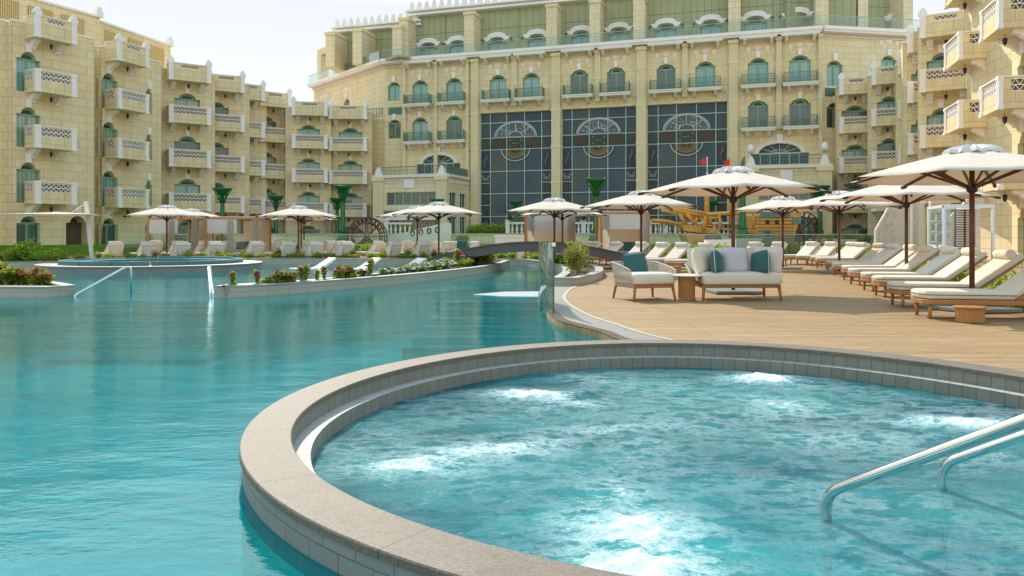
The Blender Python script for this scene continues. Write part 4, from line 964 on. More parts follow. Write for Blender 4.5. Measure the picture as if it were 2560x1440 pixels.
def bay(root, P1, P2, win, ww=1.5, ua=-.35, ub=.35, back=7., pm=None, ground=True, ztop=14.6, screen=False, gd=None, k=1.):
    """one stepped bay: body, four window openings, three balconies and a crowned parapet balcony"""
    zf = lambda z: CH+(z-CH)*k; ztop = zf(ztop)
    F = Face(root, P1, P2); L = F.L; x0, x1 = ua, L+ub; ws = [(win, zf(f)) for f in (10.3, 6.8, 3.3)]+([(win, .02)] if ground else [])
    hs = [arch(w_, z_, ww, 2.53*k if z_ > 1 else 2.42*k) for w_, z_ in ws]
    if gd: hs.append(arch(gd, .02, ww, 2.5))
    m = M().wall(x0, x1, 0, ztop, hs, .30)
    m.box(x0, x0+.02, .0, back, 0, ztop); m.box(x1-.02, x1, .0, back, 0, ztop); m.box(x0, x1, 0.02, back, ztop-.02, ztop)
    F.part('bay_wall', m, 'stone', 0, 1.3)
    F.part('parapet_coping', M().box(x0-.04, x1+.04, -.06, .25, ztop, ztop+.12), 'trim', 0, 1.3)
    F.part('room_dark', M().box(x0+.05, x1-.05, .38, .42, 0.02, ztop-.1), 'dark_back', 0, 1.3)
    pool = [WR.choice(('curtain_teal', 'curtain_teal', 'curtain_grey', 'curtain_pale', 'curtain_dark')) for _ in range(3)]+['curtain_dark']
    for i, (w_, z_) in enumerate(ws): put_window(F, w_, z_, ww, 2.53*k if z_ > 1 else 2.42*k, pool[i % len(pool)], 1.3+.25)
    for i, z in enumerate(LEV): put_balcony(F, 0, 0, zf(z), L, 'top' if i == 0 else 'mid').scale = (1, 1, k)
    if screen: F.part('privacy_screen', M().box(L-.06, L+.06, .05, 1.25, 0, 3.1), 'grey_metal')
    return F
def plain_wall(root, P, Q, z1=14.6, back=3., mat='stone', z0=0, extra=None):
    F = Face(root, P, Q); m = M(); m.box(0, F.L, 0, back, z0, z1); F.part('linking_wall', m, mat); F.part('parapet_coping', M().box(-.04, F.L+.04, -.06, .25, z1, z1+.12), 'trim'); return F
# ---------------------------------------------------------------- left wing, near part
lw_ = thing('hotel_wing', 'nearest sand coloured hotel wing on the left with two columns of single balconies', 'building', (-30, 50, 0))
LB = [((-29.6, 47.3), (-28.4, 49.4)), ((-27.8, 53.7), (-26.9, 56.1))]
F1 = bay(lw_, *LB[0], win=.22, ww=1.45, ua=-.75, ub=.0, pm=['curtain_teal', 'curtain_dark', 'curtain_teal', 'curtain_dark'])
def behind(F, u, d=1.3): l = F.loc(u, d); r = F.root.location; return (l[0]+r.x, l[1]+r.y)
a = behind(F1, F1.L-.05, 1.32); b = behind(F1, F1.L+1.9, 1.32)
W1 = Face(lw_, behind(F1, F1.L-.1, 1.33), behind(F1, F1.L+2.1, 1.33)); hh = arch(1.05, .02, 1.55, 2.5)
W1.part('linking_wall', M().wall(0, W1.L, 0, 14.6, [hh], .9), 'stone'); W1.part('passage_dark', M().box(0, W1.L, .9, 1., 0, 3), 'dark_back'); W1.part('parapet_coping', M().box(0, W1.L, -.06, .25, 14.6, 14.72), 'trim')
W1.part('keystone', M().vprism([(.9, 2.55), (1.2, 2.55), (1.27, 3.05), (.83, 3.05)], -.10, .0), 'trim')
W1.part('return_wall', M().box(W1.L-.02, W1.L, .0, 5, 0, 14.6), 'stone')
plain_wall(lw_, behind(F1, -9, 1.9), behind(F1, -.7, 1.9))
F2 = bay(lw_, *LB[1], win=.35, ww=1.5, ua=-.35, ub=.0, pm=['curtain_teal', 'curtain_dark', 'curtain_teal', 'curtain_grey'])
plain_wall(lw_, behind(F2, -3.2, 2.2), behind(F2, -.3, 2.2))
W2 = Face(lw_, behind(F2, F2.L-.1, 1.33), behind(F2, F2.L+2.6, 1.33))
hs = [arch(1.5, z, .62, 1.9) for z in (10.5, 7.0, 3.5)]+[arch(1.5, .1, .7, 2.3)]
W2.part('linking_wall', M().wall(0, W2.L, 0, 14.6, hs, .3), 'stone'); W2.part('parapet_coping', M().box(0, W2.L, -.06, .25, 14.6, 14.72), 'trim')
for z in (10.5, 7.0, 3.5, .1): put_window(W2, 1.5, z, .62 if z > 1 else .7, 1.9 if z > 1 else 2.3, 'curtain_teal', .25, n=1)
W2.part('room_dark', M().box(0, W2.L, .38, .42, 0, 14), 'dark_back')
for P, Q, z1 in (((-37, 46), (-31.2, 57.5), 17.7), ((-31.2, 57.5), (-29.2, 65), 17.4)):
    PF = Face(lw_, P, Q); PF.part('penthouse_wall', M().box(0, PF.L, 0, 6, 14.5, z1), 'stone'); PF.part('parapet_coping', M().box(-.05, PF.L+.05, -.12, .2, z1, z1+.14), 'trim')
    n_ = int(PF.L/2.35)
    for k in range(n_):
        x = .5+k*2.35; PF.part('pierced_panel', M().box(x, x+1.75, -.03, .0, 15.1, z1-.45), 'screen_gold', 0, -.02)
        PF.part('panel_back', M().box(x+.02, x+1.73, -.02, -.005, 15.12, z1-.47), 'dark_back') if 0 else None
    PF.part('merlon', M().box(PF.L-.25, PF.L+.25, -.1, .4, z1, z1+.5).box(PF.L-.17, PF.L+.17, -.05, .35, z1+.5, z1+.8), 'trim')
# ---------------------------------------------------------------- left wing, curved part
lc = thing('hotel_wing', 'curved sand coloured hotel wing on the left with six stepped bays of white lattice balconies', 'building', (-24, 68, 0))
LC = [((-27.1, 60.2), (-24.6, 61.9), 1.55, 2.0), ((-25.55, 64.0), (-23.05, 65.3), .75, 2.0), ((-23.85, 66.6), (-22.15, 67.9), .3, 1.6), ((-22.75, 68.7), (-20.5, 70.3), .9, 2.0), ((-19.8, 68.6), (-16.86, 69.2), 1.3, 2.0), ((-16.8, 70.0), (-13.48, 70.2), 1.7, 2.2)]
pms = [['curtain_grey', 'curtain_pale', 'curtain_pale', 'curtain_dark'], ['curtain_grey', 'curtain_pale', 'curtain_dark', 'curtain_dark'], ['curtain_grey', 'curtain_pale', 'curtain_grey', 'curtain_dark'], ['curtain_teal', 'curtain_dark', 'curtain_grey', 'curtain_dark'], ['curtain_teal', 'curtain_teal', 'curtain_dark', 'curtain_dark'], ['curtain_teal', 'curtain_teal', 'curtain_grey', 'curtain_dark']]
for i, (P, Q, w_, ww) in enumerate(LC):
    f = bay(lc, P, Q, w_, ww, k=(1., .99, .97, .95, .88, .87)[i], ua=-.75 if i in (0, 4) else -.3, ub=.7 if i < 4 else .35, pm=pms[i], screen=i < 5)
plain_wall(lc, (-28.9, 58.6), (-27.9, 61.2)); plain_wall(lc, (-21.2, 71.5), (-20.1, 69.9), 12.9, back=2)
obj('roof_slab', M().prism([(-30, 62), (-26.5, 64), (-24.2, 67.5), (-23.5, 74), (-38, 74), (-38, 62)], 13.8, 14.1), 'trim', lc, (24, -68, 0))
# ---------------------------------------------------------------- right wing
rw = thing('hotel_wing', 'sand coloured hotel wing on the right with sunlit stepped lattice balconies', 'building', (27, 50, 0))
RB = [((25.1, 58.1), (27.2, 57.4), 1.15, 1.9, .87), ((26.1, 55.0), (27.9, 54.2), 1.1, 1.5, .88), ((26.8, 52.6), (28.4, 51.7), 1.0, 1.5, .9), ((25.55, 48.9), (27.1, 48.2), .9, 1.4, .95), ((25.2, 46.8), (27.4, 45.4), 1.0, 1.6, .98), ((23.7, 41.5), (22.9, 38.8), 1.35, 1.5, 1.), ((21.9, 35.4), (21.2, 33.0), 1.2, 1.5, 1.)]
for i, (P, Q, w_, ww, k_) in enumerate(RB):
    bay(rw, P, Q, w_, ww, -.15 if i == 0 else -.3, .3 if i < 5 else .55, back=9, k=k_, pm=['curtain_grey', 'curtain_dark', 'curtain_dark', 'curtain_dark'])
for P, Q, z1 in (((28.3, 58.8), (28.6, 50), 12.6), ((28.3, 50.5), (27.5, 44.5), 13.6), ((27.2, 45.5), (25.0, 37.5), 14.6), ((24.2, 40), (22.9, 27), 14.6)): plain_wall(rw, P, Q, z1, back=6)
obj('roof_slab', M().prism([(29, 46), (25, 37), (23.4, 28), (40, 28), (42, 46)], 14.0, 14.3).prism([(28.5, 58.7), (28.7, 46.1), (42, 46.1), (42, 58.7)], 12.2, 12.5), 'trim', rw, (-27, -50, 0))
pk = M()
for x, y in ((22.9, 31.6), (24.2, 37.6)): pk.box(x, x+1.4, y, y+1.2, 0, 14.3)
obj('corner_pier', pk, 'stone', rw, (-27, -50, 0))
# ---------------------------------------------------------------- main block
mb = thing('hotel_building', 'main sand coloured hotel block with three tall glass walls and green clad top floor', 'building', (6, 66, 0))
def PXY(px): Y = 1/(1/70.5+(px-1120)*2.372e-6); return ((px-1280)*Y/FP, Y)
MF = Face(mb, PXY(962), PXY(2052)); ZC = 17.5
U = MF.u; Zm = MF.z
glass = [(1200, 1378), (1404, 1590), (1618, 1818)]; holes = []; wins = []
upper = [1050, 1135, 1245, 1328, 1448, 1540, 1665, 1763, 1895, 2000]; lower = [1050, 1135, 1895, 2000]
DW, DH = 1.6, 2.35
for px in upper: holes.append(arch(U(px), 13.45, DW, DH, .84, .42)); wins.append((U(px), 13.45, DW, DH))
for px in lower: holes.append(arch(U(px), 9.95, DW, DH, .84, .42)); wins.append((U(px), 9.95, DW, DH))
for px, py, py2 in ((985, 252, 209), (986, 346, 301)):
    z0 = Zm(px, py); holes.append(arch(U(px), z0, 1.3, 1.75, .84, .42)); wins.append((U(px), z0, 1.3, 1.75))
for a, b in glass: u0, u1 = U(a), U(b); holes.append([(u0, .8), (u1, .8), (u1, 12.42), (u0, 12.42)])
AW = [(1095, 1042, 1150, 7.0, 7.95, 8.75), (1950, 1877, 2023, 7.0, 7.95, 8.75)]
for pc, a, b, z0, z1, z2 in AW:
    u0, u1 = U(a), U(b); c = (u0+u1)/2; r = (u1-u0)*.36
    holes.append([(u0, z0), (u1, z0), (u1, z1)]+[(c+r*cos(pi*k/10), z1+(z2-z1)*sin(pi*k/10)) for k in range(11)]+[(u0, z1)])
m = M().wall(0, MF.L, 0, ZC, holes, .3); m.box(0, MF.L, .9, 1., 0, ZC)
MF.part('facade_wall', m, 'stone')
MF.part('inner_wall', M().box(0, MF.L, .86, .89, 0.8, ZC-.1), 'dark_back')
for i, (u, z, w_, h_) in enumerate(wins): put_window(MF, u, z, w_, h_, ['curtain_teal', 'curtain_dark', 'curtain_grey', 'curtain_teal', 'curtain_dark', 'curtain_dark', 'curtain_grey'][(i*3) % 7] if i != 15 else 'curtain_dark', .22, sh=.84, inner=.42)
# iron balconies with stone slabs
k = M(); k.box(-1.32, 1.32, -.95, 0, -.26, -.06); k.box(-1.38, 1.38, -1.01, 0, -.10, 0); slab = k
kr = M()
for y in (-.92,): 
    kr.box(-1.26, 1.26, y-.02, y+.02, .78, .83); kr.box(-1.26, 1.26, y-.02, y+.02, .10, .13); kr.box(-1.26, 1.26, y-.018, y+.018, .40, .42)
for q in range(25): x = -1.25+2.5*q/24; w = .03 if q in (0, 24) else .014; kr.box(x-w, x+w, -.92-w, -.92+w, 0, .95 if w > .02 else .8)
for x in (-1.25, 1.25):
    kr.box(x-.02, x+.02, -.92, 0, .78, .83); kr.box(x-.02, x+.02, -.92, 0, .10, .13)
    for q in range(8): y = -.9+.9*q/8; kr.box(x-.013, x+.013, y-.013, y+.013, 0, .8)
corb = M().prism([(0, -.26), (-.78, -.26), (-.8, -.36), (-.6, -.46), (-.5, -.56), (-.2, -.7), (0, -.75)], -.13, .13, YZX)
bo = bpy.data.objects.new('balcony', slab.mesh('balcony', 'cornice')); bk2 = [('railing', kr.mesh('railing', 'green_rail'), (0, 0, 0)), ('corbel', corb.mesh('corbel', 'cornice'), (-.85, 0, 0)), ('corbel', corb.mesh('corbel', 'cornice'), (.85, 0, 0))]
for px, z in [(p, 13.5) for p in upper]+[(p, 10.0) for p in lower]:
    c = bo.copy(); S.collection.objects.link(c); c.parent = mb; c.location = MF.loc(U(px), 0, z); c.rotation_euler = (0, 0, MF.rz)
    for n_, me, l_ in bk2: e = bpy.data.objects.new(n_, me); S.collection.objects.link(e); e.parent = c; e.location = l_
# white relief ornament above each door
orn = M()
for s_ in (-1, 1):
    x0, x1 = sorted((s_*1.12, s_*1.32)); zigzag(orn, x0, x1, 1.75, 3.1, 5, .2, -.05, 0, .03)
    orn.box(x0, x0+.03, -.05, 0, 1.75, 3.1); orn.box(x1-.03, x1, -.05, 0, 1.75, 3.1)
    orn.vprism([(s_*.72-.19, 2.78), (s_*.72+.19, 2.78), (s_*.72+.15, 2.55), (s_*.72, 2.34), (s_*.72-.15, 2.55)], -.05, -.0); orn.vprism([(s_*.72-.05, 2.36), (s_*.72+.05, 2.36), (s_*.72, 2.05)], -.045, 0)
zigzag(orn, -1.1, 1.1, 3.0, 3.15, 1, .25, -.05, 0, .03)
orn.vprism([(0, 3.0), (.10, 2.85), (.36, 2.78), (.24, 2.62), (.1, 2.55), (0, 2.42), (-.1, 2.55), (-.24, 2.62), (-.36, 2.78), (-.10, 2.85)], -.06, 0)
orn.vprism([(-.12, 2.40), (.12, 2.40), (.2, 2.66), (-.2, 2.66)], -.09, -.06) if 0 else None
om = orn.mesh('relief', 'relief')
for px, z in [(p, 13.95) for p in upper]+[(p, 10.4) for p in lower]+[(p, 6.95) for p in lower]:
    e = bpy.data.objects.new('relief_ornament', om); link(e, mb, MF.loc(U(px), 0, z), MF.rz)
# pilasters with flutes and bands
def pilaster(face, px0, px1, z0, z1, flutes, d=0., proud=.28):
    u0, u1 = face.u(px0, d), face.u(px1, d); w = u1-u0; m = M(); m.box(0, w, -proud, .0, z0, z1); fw = w/(flutes*2+1)
    for q in range(flutes+1): m.tube([(fw*(2*q+.5), -proud, z0), (fw*(2*q+.5), -proud, z1)], fw*.5, 6, False)
    z = z0+1.9
    while z < z1-.5: m.box(-.05, w+.05, -proud-fw*.7, 0, z, z+.16); z += 3.2
    m.box(-.06, w+.06, -proud-.12, 0, z1-.30, z1-.02); return face.part('pilaster', m, 'flute_stone', u0, d)
for a, b, f in ((1008, 1017, 2), (1087, 1095, 2), (1166, 1174, 2), (1180, 1198, 5), (1380, 1402, 6), (1592, 1616, 6), (1822, 1845, 6), (2045, 2055, 2)): pilaster(MF, a, b, .75, ZC-.1, f)
for px in (1287, 1495, 1713, 1947): pilaster(MF, px-7, px+7, 12.9 if px < 1900 else 9.9, ZC-.1, 3)
for a, b in glass:
    u0, u1 = U(a), U(b); m = M(); zigzag(m, u0+.1, u1-.1, 13.15, 13.38, 1, .3, -.06, 0, .03)
    for x in (u0-.0, u1-.3): zigzag(m, x, x+.3, 12.45, 13.15, 3, .3, -.06, 0, .03)
    MF.part('frieze', m, 'relief')
# cornice, terrace edge and soffit brackets
def cornice(F, z0=ZC, ov=.75, u0=0, u1=None):
    u1 = u1 or F.L; m = M(); m.box(u0-.1, u1+.1, -ov, .4, z0+.16, z0+.42); m.box(u0-.05, u1+.05, -ov+.14, .3, z0, z0+.17); F.part('cornice', m, 'trim')
    q = M(); zigzag(q, u0, u1, z0-.28, z0, 1, .28, -.22, -.1, .03); F.part('cornice_lattice', q, 'trim')
    g = M(); g.box(u0, u1, -ov+.1, -ov+.12, z0+.42, z0+1.22); F.part('terrace_glass', g, 'rail_glass')
    h = M(); h.box(u0, u1, -ov+.09, -ov+.13, z0+1.22, z0+1.26); F.part('handrail', h, 'mullion')
cornice(MF)
m = M()
for px in upper: u = U(px); m.box(u-1.45, u+1.45, -.85, 0, ZC-.22, ZC+.0)
MF.part('soffit', m, 'cornice')
bo2 = corb.mesh('corbel', 'cornice')
for px in upper:
    for s_ in (-1.05, 1.05): link(bpy.data.objects.new('corbel', bo2), mb, MF.loc(U(px)+s_, 0, ZC+.05), MF.rz)
# penthouse storey behind the terrace
SD = 3.2; PH0, PH1 = ZC+.42, 22.75
uL = MF.u(1028, SD); m = M(); hood = [1072, 1145, 1243, 1343, 1453, 1547, 1665, 1777, 1888, 1994]; hp = []
for px in hood: hp.append(arch(MF.u(px, SD), PH0+.02, 1.85, 2.05, .80, .36))
m.wall(uL, MF.L+3, PH0, PH1, hp, .3); MF.part('clad_wall', m, 'cladding', 0, SD)
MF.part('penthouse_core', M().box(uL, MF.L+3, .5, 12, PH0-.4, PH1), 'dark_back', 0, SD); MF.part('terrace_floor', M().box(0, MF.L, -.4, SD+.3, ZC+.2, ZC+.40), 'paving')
for px in hood:
    u = MF.u(px, SD); put_window(MF, u, PH0+.02, 1.85, 2.05, 'curtain_teal', SD+.2, sh=.80, inner=.36, key=False)
    P = arch(0, 0, 2.2, 2.2, .84, .36, 12)[2:]; P = [(p[0], p[1]) for p in P]; out = [(p[0]*1.24, (p[1]-1.0)*1.24+1.16) for p in P]
    MF.part('window_hood', M().vprism(P+out[::-1], -.28, .0), 'trim', u, SD, PH0)
    l = M()
    for s_ in (-1, 1): l.lathe([(.05, 0), (.09, .05), (.07, .22), (.02, .28)], 6, (s_*1.45, -.12, 1.75), False)
    MF.part('wall_lamp', l, 'dark_iron', u, SD, PH0)
m = M()
for px in (1030, 1190, 1391, 1497, 1604, 1837, 2050):
    m = M(); m.box(MF.u(px, SD)-.5, MF.u(px, SD)+.5, -1.9, 0, PH0, PH1-.7); m.box(MF.u(px, SD)-.58, MF.u(px, SD)+.58, -2.0, 0, PH1-.8, PH1-.5)
    MF.part('terrace_pier', m, 'stone_pale', 0, SD)
m = M()
for px in (1108, 1290, 1720, 1942): MF.part('cladding_post', M().box(-.22, .22, -.12, 0, PH0, PH1), 'cladding', MF.u(px, SD), SD)
def crown(F, u0, u1, z, d, pitch=.78, h=.95):
    m = M(); m.box(u0-.2, u1, -.75, .2, z, z+.18); m.box(u0-.3, u1, -.85, .2, z+.38, z+.52); zigzag(m, u0, u1, z+.18, z+.38, 1, .25, -.70, -.6, .03); n_ = int((u1-u0)/pitch)
    for q in range(n_):
        x = u0+(q+.5)*pitch; P = [(x-.36, 0), (x+.36, 0), (x+.30, .22), (x+.22, .46), (x+.17, .66), (x+.08, .80), (x-.08, .80), (x-.17, .66), (x-.22, .46), (x-.30, .22)]
        m.vprism([(a, z+.52+b) for a, b in P], -.65, -.45)
    F.part('crenellation', m, 'trim', 0, d)
crown(MF, uL, MF.L+3, PH1, SD)
# lower left roof part
LF = Face(mb, (PXY(962)[0]-5.8, PXY(962)[1]+5.5), (PXY(1035)[0]+.5, PXY(1035)[1]+3.6))
LF.part('clad_wall', M().box(0, LF.L, 0, 8, PH0, 21.9), 'cladding'); crown(LF, 0, LF.L, 21.9, 0)
for x, d in ((.2, -2.6), (3.4, -3.0), (7.6, -2.9)): LF.part('terrace_pier', M().box(x, x+1.0, d, .1, PH0, 21.2).box(x-.08, x+1.08, d-.1, .1, 21.1, 21.4), 'stone_pale')
# left receding facade
BF = Face(mb, (-21.9, 84.0), PXY(962)); hs = [arch(BF.L*.50, 13.0, 1.3, 2.3, .84, .42), arch(BF.L*.18, 10.6, 1.2, 2.2, .84, .42)]
BF.part('facade_wall', M().wall(0, BF.L, 0, ZC, hs, .3), 'stone_pale'); cornice(BF); BF.part('inner_wall', M().box(0, BF.L, .5, .6, 0, ZC), 'dark_back')
put_window(BF, BF.L*.50, 13.0, 1.3, 2.3, 'curtain_teal', .22, sh=.84, inner=.42); put_window(BF, BF.L*.18, 10.6, 1.2, 2.2, 'curtain_teal', .22, sh=.84, inner=.42)
BF.part('terrace_floor', M().box(0, BF.L+3, -.4, 8, ZC+.2, ZC+.40), 'paving')
for f in (.16, .50): link(bpy.data.objects.new('relief_ornament', om), mb, BF.loc(BF.L*f, 0, 13.6), BF.rz)
m = M()
for x in (.4, 4.2): m.box(x, x+.9, .2, 1.1, ZC+.4, 21.0)
m.box(.4, 5.1, .2, 1.1, 21.0, 21.7); BF.part('open_frame', m, 'stone_pale')
# green railed round balcony between wings
gb = Face(mb, (-13.6, 74.2), (-12.0, 73.0)); gb.part('round_balcony', M().lathe([(1.9, 0), (1.9, 12.2), (2.05, 12.3), (2.05, 12.55), (1.8, 12.55)], 24, (0, 0, 0)), 'stone_pale', .5, .8)
m = M()
for q in range(48): a = 2*pi*q/48; m.box(1.92*cos(a)-.02, 1.92*cos(a)+.02, 1.92*sin(a)-.02, 1.92*sin(a)+.02, 12.55, 13.35)
m.tube([(1.92*cos(2*pi*q/36), 1.92*sin(2*pi*q/36), 13.38) for q in range(37)], .035, 6); gb.part('railing', m, 'green_rail', .5, .8)
# right rounded end
RF = Face(mb, PXY(2052), (33.5, 62.5)); hs = []
for px, z in ((2087, 13.3), (2087, 9.9), (2222, 13.9)): hs.append(arch(RF.u(px), z, 1.4, 2.0, .84, .42))
RF.part('facade_wall', M().wall(0, RF.L, 0, ZC, hs, .3), 'stone_pale'); RF.part('inner_wall', M().box(0, RF.L, .5, .6, 0, ZC), 'dark_back'); cornice(RF)
for (px, z), pm_ in zip(((2087, 13.3), (2087, 9.9), (2222, 13.9)), ('curtain_teal', 'curtain_dark', 'curtain_teal')): put_window(RF, RF.u(px), z, 1.4, 2.0, pm_, .22, sh=.84, inner=.42)
RF.part('clad_wall', M().box(-1, RF.L+2, 0, 8, PH0, 23.2), 'cladding', 0, 3.4); RF.part('terrace_floor', M().box(0, RF.L, -.4, 4, ZC+.2, ZC+.40), 'paving'); RF.part('terrace_pier', M().box(4.4, 5.3, 1.6, 3.4, PH0, 22.6), 'stone_pale'); RF.part('terrace_pier', M().box(8.6, 9.5, 1.6, 3.4, PH0, 22.6), 'stone_pale')
link(bpy.data.objects.new('relief_ornament', om), mb, RF.loc(RF.u(2222), 0, 14.35), RF.rz)
for px in (2110, 2240):
    u = RF.u(px, 3.4); RF.part('window_hood', M().vprism(P+out[::-1], -.28, .0), 'trim', u, 3.4, PH0); put_window(RF, u, PH0, 1.85, 2.05, 'curtain_teal', 3.2, sh=.80, inner=.36, key=False)
for px, z, fc in ((988, 12.75, MF), (2082, 12.45, RF)):
    m = M()
    for q in range(6): m.box(-.65, .65, -.05, 0, q*.11, q*.11+.05)
    m.box(-.7, .7, -.02, 0, -.03, .66); fc.part('vent', m, 'green_rail', fc.u(px), 0, z)
# arched lounge windows
for pc, a, b, z0, z1, z2 in AW:
    u0, u1 = U(a), U(b); w = u1-u0; m = M()
    for q in range(7): x = w*q/6; m.box(x-.035, x+.035, -.03, .03, 0, z1-z0)
    m.box(0, w, -.04, .04, z1-z0-.06, z1-z0+.06); m.box(0, w, -.04, .04, 0, .08); r = w*.36; c = w/2
    for q in range(5):
        t = pi*(q+1)/6; m.bar((c, 0, z1-z0), (c+r*cos(t), 0, z1-z0+(z2-z1)*sin(t)), .05, .05)
    m.tube([(c+r*.4*cos(pi*k/12), 0, z1-z0+(z2-z1)*.4*sin(pi*k/12)) for k in range(13)], .03, 5)
    wv = MF.part('lounge_window', m, 'mullion', u0, .2, z0); obj('pane', M().box(0, w, .05, .07, 0, z2-z0), 'tall_glass', wv)
    P2 = [(c+r*1.02*cos(pi*k/14), z1+(z2-z1)*1.03*sin(pi*k/14)) for k in range(15)]; O2 = [(c+r*1.22*cos(pi*k/14), z1+(z2-z1)*1.35*sin(pi*k/14)) for k in range(15)]
    MF.part('arch_moulding', M().vprism(P2+O2[::-1], -.08, 0), 'cornice', u0); MF.part('keystone', M().vprism([(c-.16, z2), (c+.16, z2), (c+.26, z2+.7), (c-.26, z2+.7)], -.16, 0), 'trim', u0)
# the three tall glass walls
for gi, (a, b) in enumerate(glass):
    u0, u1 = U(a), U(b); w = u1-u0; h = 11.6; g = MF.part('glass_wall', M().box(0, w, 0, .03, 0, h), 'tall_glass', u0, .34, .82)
    fx = [0, .137, .369, .621, .86, 1]; fz = [0, .186, .365, .54, .712, .803, .922, 1]; m = M()
    for q in fx: m.box(q*w-.035, q*w+.035, -.09, 0, 0, h)
    for q in fz: m.box(0, w, -.085, -.005, q*h-.035, q*h+.035)
    for q in (.09, .275, .45, .625): m.box(0, w*.137, -.08, -.006, q*h-.03, q*h+.03); m.box(w*.86, w, -.08, -.006, q*h-.03, q*h+.03)
    obj('mullions', m, 'mullion', g)
    cx = w*.495; zb = .803*h; m = M(); Ro = w*.295
    for rr_ in (1, .93): m.tube([(cx+Ro*rr_*cos(pi*k/24), -.11, zb+.02+Ro*.72*rr_*sin(pi*k/24)) for k in range(25)], .05, 6)
    m.tube([(cx+Ro*.33*cos(pi*k/14), -.11, zb+.02+Ro*.26*sin(pi*k/14)) for k in range(15)], .045, 6)
    for t in (40, 90, 140): t = radians(t); m.bar((cx+Ro*.33*cos(t), -.11, zb+Ro*.25*sin(t)), (cx+Ro*.95*cos(t), -.11, zb+Ro*.69*sin(t)), .06, .05)
    m.bar((cx-Ro, -.11, zb+.04), (cx+Ro, -.11, zb+.04), .06, .05)
    for q in range(60):
        t = radians(R.uniform(12, 168)); r_ = R.uniform(.4, .88); m.box(cx+Ro*r_*cos(t)-.03, cx+Ro*r_*cos(t)+.03, -.10, -.085, zb+Ro*.72*r_*sin(t)-.035, zb+Ro*.72*r_*sin(t)+.035)
    Rl = w*.20; zl = .712*h
    m.tube([(cx+Rl*cos(-pi*k/20), -.11, zl+Rl*.80*sin(-pi*k/20)) for k in range(21)], .045, 6); obj('fan_tracery', m, 'panel_white', g)
    obj('fan_panel', M().vprism([(cx+Ro*.9*cos(pi*k/16), zb+.05+Ro*.66*sin(pi*k/16)) for k in range(17)], -.085, -.07), 'panel_grey', g)
    m = M().vprism([(cx+Rl*.74*cos(-pi*k/16), zl-.03+Rl*.6*sin(-pi*k/16)) for k in range(17)], -.085, -.07); gf = obj('gold_fan', m, 'panel_gold', g); m = M()
    for q in range(1, 22): t = -pi*q/22; m.bar((cx+Rl*.12*cos(t), -.095, zl-.03+Rl*.1*sin(t)), (cx+Rl*.7*cos(t), -.095, zl-.03+Rl*.56*sin(t)), .03, .02)
    obj('fan_ribs', m, 'dark_iron', gf)
    def grille(x0, x1, z0, z1, kind):
        mm = {'blue': 'panel_blue', 'net': 'panel_green', 'mid': 'panel_green'}.get(kind, 'panel_green'); p_ = obj('decor_panel', M().box(x0, x1, -.09, -.05, z0, z1), mm, g)
        m = M(); cx_, cz = (x0+x1)/2, (z0+z1)/2; rr_ = min(x1-x0, z1-z0)/2*.82
        if kind == 'circle':
            m.tube([(cx_+rr_*cos(2*pi*k/20), -.10, cz+rr_*sin(2*pi*k/20)) for k in range(21)], .035, 5); m.lathe([(rr_*.9, 0), (rr_*.9, .012)], 20) if 0 else None
            for k in range(8): t = pi*k/4; m.bar((cx_, -.10, cz), (cx_+rr_*.9*cos(t), -.10, cz+rr_*.9*sin(t)), .025, .02)
            m.box(cx_-.06, cx_+.06, -.13, -.09, cz-.06, cz+.06)
        elif kind == 'blue':
            m.tube([(cx_+rr_*.45*sin(t*.9)*(1-t*.06), -.10, z1-.15-(z1-z0-.3)*t/7) for t in [q*.35 for q in range(21)]], [.05+.11*sin(pi*q/20) for q in range(21)], 6)
        elif kind == 'net':
            q = x0+.12
            while q < x1-.1: m.box(q, q+.02, -.10, -.09, z0+.08, z1-.08); q += .09
            q = z0+.1
            while q < z1-.1: m.box(x0+.1, x1-.1, -.104, -.09, q, q+.02); q += .09
        elif kind == 'square':
            for s_ in (-1, 1): m.vprism([(cx_+s_*.32, cz+.1), (cx_+s_*.24, cz+.22), (cx_+s_*.24, cz-.02)], -.105, -.09)
            for q in range(5): m.box(cx_-.26+q*.12, cx_-.23+q*.12, -.10, -.09, cz-.3, cz-.02)
        elif kind == 'mid':
            for s_ in (-1, 1):
                for t_ in (-1, 1): m.box(cx_+s_*(x1-x0)*.36-.07, cx_+s_*(x1-x0)*.36+.07, -.10, -.09, cz+t_*(z1-z0)*.3-.07, cz+t_*(z1-z0)*.3+.07)
            [m.box(cx_-.33+q*.11, cx_-.26+q*.11, -.10, -.09, cz-.04, cz+.04+.02*(q % 2)) for q in range(6)]
        obj('motif', m, {'net': 'rust', 'mid': 'panel_gold'}.get(kind, 'panel_grey' if kind != 'square' else 'panel_white'), p_)
    for c0, c1 in ((0, .137), (.86, 1)):
        X0_, X1_ = c0*w+.09, c1*w-.09
        for z0_, z1_, kd in ((.712, .803, 'circle'), (.55, .70, 'blue'), (.455, .535, 'square'), (.37, .445, 'circle'), (.28, .36, 'circle'), (.192, .27, 'circle'), (.03, .18, 'blue')): grille(X0_, X1_, z0_*h+.06, z1_*h-.06, kd)
    grille(.137*w+.12, .369*w-.12, .712*h+.08, .803*h-.08, 'net'); grille(.369*w+.12, .621*w-.12, .712*h+.08, .803*h-.08, 'mid'); grille(.621*w+.12, .86*w-.12, .712*h+.08, .803*h-.08, 'net')
